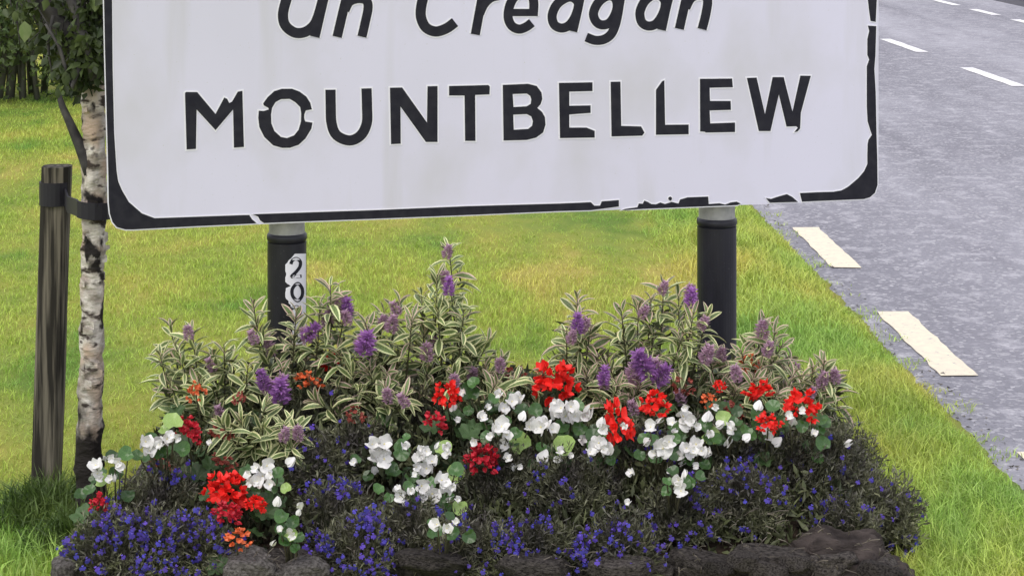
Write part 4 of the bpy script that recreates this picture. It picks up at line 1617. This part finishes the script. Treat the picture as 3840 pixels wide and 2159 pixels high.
hebe('variegated shrub at the right end of the bed', 3010, 4.98,
     T_([(3090, 1360), (3125, 1400), (3050, 1380), (3005, 1420), (3140, 1450), (2950, 1450), (2890, 1440), (3060, 1460)], 4.88),
     [(3085, 1425, 4.82, .042, 2, .2)], 19, .4)

hebe('low variegated growth under the shrubs left of the bed middle', 1390, 4.86,
     T_([(1290, 1440), (1370, 1470), (1450, 1460), (1525, 1480), (1235, 1460), (1590, 1460), (1320, 1390), (1180, 1500)], 4.76), [], 20, .2)
hebe('low variegated growth right of the tallest shrub, left of the largest scarlet head', 1820, 4.92,
     T_([(1750, 1440), (1820, 1380), (1880, 1350), (1930, 1420), (1700, 1400), (1985, 1450), (1860, 1440), (2040, 1400)], 4.82), [], 22, .2)
hebe('low variegated growth between the scarlet heads right of the middle', 2340, 4.88,
     T_([(2240, 1440), (2320, 1440), (2400, 1450), (2200, 1400), (2480, 1450), (2560, 1460), (2370, 1500), (2280, 1360)], 4.78), [(2380, 1420, 4.74, .04, 2, .2)], 23, .4)
hebe('low variegated growth behind the paired white blooms at right', 2790, 4.90,
     T_([(2680, 1450), (2760, 1460), (2830, 1420), (2920, 1470), (2720, 1490), (2980, 1400), (2870, 1430)], 4.80), [(2760, 1400, 4.76, .04, 2, -.2)], 24, .5)


# ------------------------------------------------------------------ geraniums
GER = [
    (2095, 1435, 78, 78, 'red', 'largest scarlet geranium head, above the white begonias'),
    (2320, 1600, 58, 98, 'red', 'tall drooping scarlet geranium head among white begonias'),
    (2452, 1520, 52, 52, 'red', 'round scarlet geranium head left of the dark gap'),
    (3005, 1515, 62, 55, 'red', 'scarlet geranium head at the right end of the bed'),
    (2850, 1470, 50, 34, 'red', 'flat red geranium head left of the rightmost one'),
    (2820, 1372, 38, 38, 'orange', 'small orange red geranium head below the right post'),
    (2880, 1590, 44, 28, 'red', 'flattened red geranium head over two white buds on the right'),
    (2755, 1545, 34, 34, 'dull', 'small dull red geranium head under the right shrub'),
    (2565, 1452, 40, 34, 'dull', 'dim crimson geranium half hidden under the right shrub'),
    (1242, 1365, 48, 34, 'red', 'red geranium head right of the left post foot'),
    (1165, 1435, 48, 34, 'orange', 'sparse orange geranium head under the left post'),
    (735, 1470, 32, 42, 'orange', 'orange geranium head inside the leftmost shrub'),
    (705, 1610, 48, 44, 'crimson', 'crimson geranium head beside the left white begonias'),
    (835, 1620, 44, 46, 'dull', 'faded red geranium under the low left shrub'),
    (830, 1735, 46, 32, 'dull', 'dim dark geranium above the bright left one'),
    (845, 1850, 74, 66, 'red', 'large bright red geranium head at the front left'),
    (850, 1925, 50, 34, 'crimson', 'crimson geranium head just below the large left one'),
    (952, 1892, 42, 30, 'red', 'small red geranium head beside the blue lobelia at left'),
    (885, 2022, 46, 34, 'orange', 'low orange geranium head at the front left edge'),
    (1672, 1485, 48, 52, 'red', 'red geranium head below the tallest shrub'),
    (1636, 1582, 44, 34, 'crimson', 'pinkish red geranium head above the white begonias in the middle'),
    (1805, 1725, 56, 52, 'crimson', 'round crimson geranium head in the middle of the bed'),
    (375, 1885, 32, 34, 'crimson', 'pale tipped red geranium at the far left corner of the bed'),
    (1330, 1560, 36, 36, 'dull', 'faint reddish geranium in the dark foliage left of middle'),
    (1935, 1405, 38, 30, 'dull', 'dark red geranium left of the largest scarlet one'),
    (600, 1760, 60, 30, 'dull', 'rusty faded geranium above the left lobelia'),
    (2650, 1500, 28, 24, 'orange', 'tiny orange red geranium below the right post, beside the paired blooms'),
    (2700, 1450, 24, 22, 'red', 'tiny scarlet geranium deep inside the shrub in front of the right post'),
    (900, 1500, 26, 28, 'dull', 'small rusty geranium low inside the leftmost shrub'),
]


def depth_for(py, h):
    """Depth at which a bloom h above the soil is seen at pixel row py."""
    d = 4.7
    for _ in range(20):
        z = soil_z(0.0, max(4.42, min(5.3, d))) + h
        d = (CH - z) * FPX / (py - HOR)
    return max(4.33, min(4.98, d))


rg = random.Random(21)
for i, (px, py, rx, ry, kd, lb) in enumerate(GER):
    dd = depth_for(py, .14 if py < 1700 else .08) - (.09 if kd != 'dull' else .03)
    c_ = P(px, py, dd)
    by = min(dd + .10, 5.2)
    B = Vector((c_.x + rg.uniform(-.02, .02), by, soil_z(c_.x, by)))
    t = thing('geranium', lb, 'flower', B, group='geraniums in the flower bed')
    s = rx / FPX * dd
    Mh = Matrix.Translation(c_ - B) @ Euler((rg.uniform(-.5, -.1), rg.uniform(-.3, .3), rg.uniform(0, 6))).to_matrix().to_4x4() @ \
        Matrix.Diagonal((s * 1.1, s * 1.1, s * 1.1 * ry / rx, 1))
    if ry > rx * 1.15:
        Mh = Matrix.Translation(c_ - B) @ Matrix.Diagonal((s, s, s * ry / rx, 1)) @ Euler((-.3, 0, 1)).to_matrix().to_4x4()
    obj('flower_head', rg.choice(heads[kd]), t, M=Mh)
    top_ = c_ - B
    V, F = tube_arr([Vector((0, 0, -.02)), Vector((top_.x * .3, top_.y * .4, top_.z * .6)), top_ - Vector((0, 0, s * .3))], [.003, .0025, .002], 6)
    obj('stem', mesh_np('stem', V, F, [M_stem], smooth=True), t)
    for k in range(6):
        a = rg.uniform(0, 6.28)
        q = rg.uniform(.03, .085)
        p = Vector((top_.x * .5 + q * math.cos(a), q * math.sin(a), max(.01, top_.z * rg.uniform(.35, .8))))
        nrm = Vector((math.cos(a) * .5, math.sin(a) * .5 - .3, 1))
        M = Matrix.Translation(p) @ nrm.to_track_quat('Z', 'Y').to_matrix().to_4x4() @ Matrix.Scale(rg.uniform(.038, .055), 4)
        obj('leaf', rg.choice(ger_leaf), t, M=M)

# ------------------------------------------------------------------ begonias: (label, [flowers (x, y, radius px)], [buds], [leaves (x, y, r, pale)])
BEG = [
    ('white begonia with four blooms at the left end of the bed', [(545, 1655, 34), (590, 1665, 36), (625, 1645, 32), (560, 1690, 26)], [],
     [(650, 1590, 40, 1), (610, 1610, 22, 1), (600, 1700, 34, 0), (680, 1690, 36, 0), (520, 1710, 30, 0)]),
    ('white begonia at the far left corner, beside the birch trunk', [(360, 1745, 26), (365, 1775, 22), (450, 1755, 22)], [(395, 1720, 15), (430, 1790, 15)],
     [(375, 1800, 28, 1), (430, 1715, 36, 0), (480, 1700, 36, 0), (300, 1860, 30, 0), (340, 1840, 30, 0)]),
    ('white begonia right of the large left geranium', [(960, 1755, 28), (1000, 1745, 28), (965, 1805, 30), (1010, 1815, 28), (985, 1785, 24)], [(1090, 1730, 20)],
     [(920, 1760, 30, 0), (1040, 1780, 30, 0), (1000, 1860, 34, 0), (1075, 1835, 22, 1)]),
    ('begonia with small white buds under the low left shrub', [], [(1040, 1880, 18), (1126, 1895, 15), (1120, 1920, 12), (1025, 2035, 13), (1085, 1990, 14)],
     [(1060, 1930, 34, 0), (1095, 1960, 30, 0), (1085, 2010, 26, 1), (1110, 2060, 24, 0), (1050, 1990, 30, 0)]),
    ('large headed white begonia in the middle left of the bed', [(1395, 1665, 38), (1440, 1665, 36), (1405, 1710, 40), (1440, 1720, 34), (1425, 1690, 34)], [(1405, 1762, 16)],
     [(1500, 1690, 40, 0), (1480, 1760, 40, 0), (1390, 1780, 30, 0)]),
    ('white begonia with a drooping bloom left of the crimson geranium', [(1575, 1715, 32), (1620, 1730, 32), (1600, 1755, 30), (1515, 1670, 26), (1560, 1750, 26)], [(1640, 1670, 16)],
     [(1660, 1690, 34, 1), (1700, 1780, 40, 1), (1540, 1790, 36, 0), (1520, 1640, 20, 0)]),
    ('white begonia with a cluster low in the middle of the bed', [(1580, 1820, 36), (1620, 1850, 38), (1655, 1800, 30), (1680, 1830, 28), (1590, 1860, 28)], [(1690, 1870, 18), (1700, 1820, 16)],
     [(1725, 1895, 30, 1), (1665, 1910, 30, 0), (1540, 1840, 30, 0), (1710, 1770, 36, 0)]),
    ('single drooping white begonia bloom left of the low cluster', [(1500, 1860, 26)], [(1485, 1835, 16), (1518, 1882, 16)], [(1460, 1860, 24, 0), (1530, 1830, 26, 0)]),
    ('lowest white begonia, a pair of blooms over the front stones', [(1640, 1965, 34), (1675, 1980, 28)], [], [(1610, 2000, 22, 0), (1690, 1940, 26, 0)]),
    ('white begonia left of the largest scarlet geranium', [(1920, 1505, 30), (1950, 1490, 22), (1890, 1530, 20)], [(1700, 1525, 18), (1805, 1555, 18)],
     [(1760, 1480, 44, 0), (1780, 1440, 30, 0), (1960, 1540, 36, 0), (1850, 1490, 28, 0)]),
    ('white begonia over the pale round leaf in the middle', [(1810, 1565, 26), (1880, 1600, 34), (1900, 1630, 30), (1860, 1610, 28), (1895, 1670, 28), (1985, 1600, 24)],
     [(1960, 1560, 18)], [(1955, 1668, 44, 1), (1830, 1640, 30, 0), (1940, 1620, 30, 0), (1880, 1720, 26, 0)]),
    ('white begonia with two broad pale leaves right of the middle', [(2030, 1600, 34), (2070, 1610, 32), (2000, 1580, 24), (2050, 1585, 28)], [(2038, 1712, 26), (1925, 1750, 16)],
     [(2105, 1680, 46, 1), (2105, 1715, 40, 0), (2110, 1775, 32, 0), (1990, 1740, 26, 0), (2035, 1765, 22, 0)]),
    ('white begonia directly below the largest scarlet geranium', [(2105, 1530, 36), (2140, 1525, 34), (2120, 1560, 34), (2155, 1560, 28), (2085, 1545, 28)], [(2205, 1545, 28)],
     [(2110, 1595, 34, 0), (2180, 1600, 34, 0), (2210, 1620, 30, 0)]),
    ('white begonia close left of the drooping scarlet geranium', [(2262, 1605, 26), (2245, 1660, 28), (2270, 1685, 28), (2230, 1680, 24)], [(2255, 1585, 20)],
     [(2220, 1640, 36, 0), (2290, 1720, 24, 0)]),
    ('white begonia with a curled bloom right of the drooping geranium', [(2440, 1600, 28), (2485, 1680, 36), (2510, 1655, 30), (2465, 1700, 24)], [(2425, 1655, 18), (2475, 1575, 16)],
     [(2440, 1650, 30, 0), (2400, 1700, 28, 0), (2520, 1710, 24, 0)]),
    ('white begonia between the two right hand shrubs', [(2560, 1560, 32), (2590, 1575, 30), (2575, 1590, 28), (2610, 1595, 22)], [(2655, 1562, 24)],
     [(2640, 1600, 36, 0), (2660, 1630, 36, 1), (2530, 1600, 26, 0)]),
    ('white begonia low at the right, with three ragged blooms', [(2575, 1680, 30), (2610, 1665, 32), (2630, 1690, 26), (2545, 1710, 24), (2590, 1700, 28)], [(2560, 1735, 16)],
     [(2650, 1650, 28, 0), (2560, 1650, 26, 0), (2640, 1740, 28, 0)]),
    ('white begonia bloom hanging alone over the right lobelia', [(2545, 1800, 32), (2555, 1840, 30)], [(2567, 1775, 18)], [(2520, 1770, 28, 0), (2500, 1800, 24, 0)]),
    ('begonia with scattered white buds at right', [(2745, 1610, 26)], [(2732, 1655, 22), (2800, 1640, 18), (2700, 1590, 18)], [(2760, 1580, 34, 0), (2720, 1570, 30, 1), (2800, 1610, 30, 0), (2680, 1640, 28, 0)]),
    ('begonia with paired white blooms beneath the flattened red geranium', [(2862, 1610, 22), (2885, 1640, 24)], [(2915, 1655, 20), (2845, 1520, 20)], [(2850, 1550, 34, 0), (2900, 1530, 34, 0), (2920, 1600, 30, 0)]),
    ('begonia with one white bud at the right end of the bed', [(2960, 1560, 24)], [(3182, 1660, 18), (2975, 1580, 18)], [(2940, 1590, 28, 0), (3010, 1590, 30, 0)]),
]
rb = random.Random(33)
for lb, fl, bd, lv in BEG:
    allp = fl + bd + [(a, b, c_) for a, b, c_, _ in lv]
    mx_, my_ = sum(q[0] for q in allp) / len(allp), sum(q[1] for q in allp) / len(allp)
    d0 = depth_for(my_, .12 if my_ < 1800 else .08) - .10
    cx = P(mx_, my_, d0)
    by = d0 + .10
    B = Vector((cx.x, by, soil_z(cx.x, by)))
    t = thing('white_begonia', lb, 'flower', B, group='white begonias in the flower bed')
    stems = []
    for (px, py, r_) in fl:
        dd = d0 - .02 + rb.uniform(-.015, .015)
        p = P(px, py, dd) - B
        s = r_ / FPX * dd * 2.05 * rb.uniform(.75, 1.2)
        n_ = Vector((rb.uniform(-.7, .7), -1, rb.uniform(.1, .9)))
        M = Matrix.Translation(p) @ n_.to_track_quat('Z', 'Y').to_matrix().to_4x4() @ Matrix.Rotation(rb.uniform(0, 6.28), 4, 'Z') @ Matrix.Scale(s, 4)
        obj('flower', rb.choice(beg_fl), t, M=M)
        stems.append(tube_arr([Vector((p.x * .4, p.y * .3, 0)), p * .6 + Vector((0, .01, .0)), p + Vector((0, .004, 0))], [.0028, .0022, .0014], 5))
    for (px, py, r_) in bd:
        dd = d0 - .02
        p = P(px, py, dd) - B
        s = r_ / FPX * dd * 3.0
        M = Matrix.Translation(p) @ Euler((rb.uniform(.2, 1.1), rb.uniform(-.9, .9), rb.uniform(0, 3))).to_matrix().to_4x4() @ Matrix.Scale(s, 4)
        obj('bud', beg_bud, t, M=M)
    for q in range(4 if len(fl) > 2 else 2):
        px, py, r_ = mx_ + rb.gauss(0, 62), my_ + rb.gauss(0, 45), rb.uniform(11, 19)
        p = P(px, py, d0 - .03) - B
        M = Matrix.Translation(p) @ Vector((rb.uniform(-.8, .8), -1, rb.uniform(-.2, .9))).to_track_quat('Z', 'Y').to_matrix().to_4x4() @ \
            Matrix.Rotation(rb.uniform(0, 6.28), 4, 'Z') @ Matrix.Scale(r_ / FPX * d0 * 2.4, 4)
        obj('flower', rb.choice(beg_fl), t, M=M)
    extra = [(mx_ + rb.gauss(0, 45), my_ + rb.gauss(20, 35), rb.uniform(24, 36), 0) for _ in range(5)]
    for q, (px, py, r_, pale) in enumerate(lv + extra):
        dd = d0 + (.0 if q < len(lv) else .03) + rb.uniform(-.01, .01)
        p = P(px, py, dd) - B
        s = r_ / FPX * dd * (2.05 if pale else 1.75)
        n_ = Vector((rb.uniform(-.5, .5), -rb.uniform(.5, 1.3), rb.uniform(.5, 1.1)))
        M = Matrix.Translation(p) @ n_.to_track_quat('Z', 'Y').to_matrix().to_4x4() @ Matrix.Rotation(rb.uniform(0, 6.28), 4, 'Z') @ Matrix.Scale(s, 4)
        obj('leaf', beg_leaf[2] if pale else beg_leaf[rb.randrange(2)], t, M=M)
        stems.append(tube_arr([Vector((p.x * .4, p.y * .3, 0)), p * .6 + Vector((0, .012, .0)), p + Vector((0, .004, 0))], [.0028, .0022, .0014], 5))
    V, F = join(stems)
    obj('stem', mesh_np('stem', V, F, [M_stem], smooth=True), t)

# ------------------------------------------------------------------ lobelias: px, py, width m, height m, flowers, label
LOB = [
    (400, 2010, .16, .12, 150, 'lobelia at the left front corner of the bed, half blue'),
    (590, 1880, .20, .14, 110, 'bushy dark lobelia mound at the front left'),
    (540, 2095, .19, .12, 220, 'deep blue lobelia spilling over the left front stones'),
    (700, 2060, .18, .11, 190, 'blue lobelia left of the low orange geranium'),
    (1170, 1870, .17, .12, 50, 'lobelia under the low left shrub'),
    (1250, 1960, .17, .12, 200, 'bright blue lobelia mass right of the small white buds'),
    (1340, 2090, .15, .11, 200, 'blue lobelia trailing over the front stones left of the middle'),
    (1330, 1750, .17, .13, 18, 'lobelia left of the large headed begonia, few flowers'),
    (1540, 2000, .17, .12, 45, 'dark lobelia beside the lowest begonia'),
    (1790, 2050, .17, .11, 120, 'lobelia with blue patch right of the lowest begonia'),
    (1880, 1880, .19, .13, 40, 'dark lobelia below the crimson geranium'),
    (2020, 2040, .18, .10, 130, 'blue speckled lobelia at the middle of the front edge'),
    (2150, 1890, .19, .13, 60, 'lobelia below the broad pale leaves'),
    (2320, 2040, .17, .11, 140, 'lobelia with dense blue tufts right of the middle'),
    (2370, 1840, .19, .13, 60, 'dark lobelia below the drooping geranium'),
    (2560, 1960, .17, .12, 90, 'lobelia right of the hanging begonia bloom'),
    (2640, 1840, .19, .13, 36, 'lobelia low between begonias at right'),
    (2790, 1930, .19, .12, 120, 'lobelia with blue band at the front right'),
    (2830, 1760, .20, .14, 26, 'dark lobelia mound below the right geraniums'),
    (3000, 1850, .19, .13, 40, 'lobelia over the dark soil bank at right'),
    (3090, 1700, .20, .15, 10, 'dark feathery lobelia right of the geraniums'),
    (3200, 1850, .16, .12, 34, 'lobelia at the right front corner'),
    (3320, 1720, .18, .14, 20, 'feathery lobelia spreading onto the lawn at right'),
    (3190, 1570, .16, .15, 6, 'upright dark lobelia at the right back corner'),
    (3170, 1930, .15, .10, 50, 'lobelia drooping over the top of the dark soil bank'),
    (3370, 1790, .10, .12, 40, 'small blue lobelia tuft at the right tip of the bed'),
    (1180, 1620, .20, .16, 6, 'tall dark lobelia behind the low left shrub'),
    (1400, 1520, .20, .16, 4, 'dark lobelia beneath the left hand shrubs'),
    (1560, 1600, .18, .14, 4, 'dark lobelia under the tallest shrub'),
]
rl = random.Random(44)
for (px, py, wd, hg, nf, lb) in LOB:
    dd = depth_for(py, hg * .5)
    hang = py > 2025 or (px < 800 and py > 1940)
    if hang:
        dd = 4.30
    c_ = P(px, py, dd)
    by = dd + (.03 if hang else .06)
    gx = c_.x
    B = Vector((gx, by, .10 if hang else max(.0, soil_z(gx, by))))
    t = thing('lobelia', lb, 'flower', B, group='lobelias in the flower bed')
    nst = int(430 * (wd / .18) ** 2)
    ph = rng.uniform(0, 2 * np.pi, nst)
    rr_ = wd * .62 * np.sqrt(rng.random(nst))
    tipx, tipy = rr_ * np.cos(ph), rr_ * np.sin(ph) * .75
    tipz = hg * np.sqrt(np.maximum(.06, 1 - (rr_ / (wd * .66)) ** 2)) * rng.uniform(.75, 1.25, nst)
    front = tipy < -wd * .2
    tipz = np.where(front, tipz * .8 - (.075 * rng.random(nst) if hang else .02), tipz)
    # thin stems
    base_ = np.stack([tipx * .35, tipy * .35, np.zeros(nst)], 1)
    tip = np.stack([tipx, tipy, tipz], 1)
    sV, sF = leafcloud(base_, tip - base_, np.linalg.norm(tip - base_, axis=1), .0022)
    # leaves along stems
    k = 13
    tt = rng.uniform(.35, 1.05, (nst, k))
    pos = (base_[:, None] + (tip - base_)[:, None] * tt[..., None]).reshape(-1, 3)
    dirs = (tip - base_)[:, None] / np.linalg.norm(tip - base_, axis=1)[:, None, None] * .9 + rng.normal(size=(nst, k, 3)) * .75
    dirs = dirs.reshape(-1, 3)
    lV, lF = leafcloud(pos, dirs, rng.uniform(.010, .021, len(pos)), rng.uniform(.0024, .0048, len(pos)))
    V, F = catVF([(sV, sF), (lV, lF)])
    obj('foliage', mesh_np('foliage', V, F, [M_lf]), t, kind='stuff')
    # flowers at the tips of the stems on the side that shows, in loose sprays
    cand = [i for i in range(nst) if (tipy[i] < wd * .12 or tipz[i] > hg * .8) and
            noise.noise(Vector((tipx[i] * 17 + px, tipz[i] * 24, py * .01))) > (-.16 if hang or px > 3100 else .0)]
    cand = cand or list(range(nst))
    rl.shuffle(cand)
    nf = int(nf * (.72 if hang else .48))
    for q in range(min(295, nf)):
        i = cand[q % len(cand)]
        p = Vector(tip[i]) * rl.uniform(.92, 1.12) + Vector((rl.gauss(0, .008), -.016 + rl.gauss(0, .004), rl.gauss(0, .009)))
        d = Vector((p.x * 4 + rl.gauss(0, .5), -1, rl.uniform(-.1, .9)))
        M = Matrix.Translation(p) @ d.to_track_quat('Z', 'Y').to_matrix().to_4x4() @ Matrix.Rotation(rl.uniform(-.8, .8), 4, 'Z') @ \
            Matrix.Scale(rl.uniform(.011, .0205), 4)
        obj('flower', lobf, t, M=M)

# ground cover over the soil: dark mixed leaves nobody could count
n = 26000
x = rng.uniform(-.88, .84, n)
y = rng.uniform(4.40, 5.62, n)
ok = ((np.abs((x + .03) / .90)) ** 4 + (np.abs((y - 5.02) / .70)) ** 4) < 1
x, y = x[ok], y[ok]
z = np.array([soil_z(a, b) for a, b in zip(x, y)]) + rng.uniform(0, 1, len(x)) ** 1.2 * (.05 + .08 * np.clip((y - 4.45) / .3, 0, 1) * (1 - .7 * np.clip((y - 5.0) / .3, 0, 1)))
dirs = rng.normal(size=(len(x), 3)) * .7 + np.array([0, -.2, .9])
V, F = leafcloud(np.stack([x, y, z], 1), dirs, rng.uniform(.018, .040, len(x)), rng.uniform(.006, .014, len(x)))
obj('bedding_foliage', mesh_np('bedding_foliage', V, F, [M_cover]), label='mixed dark foliage filling the flower bed', kind='stuff')
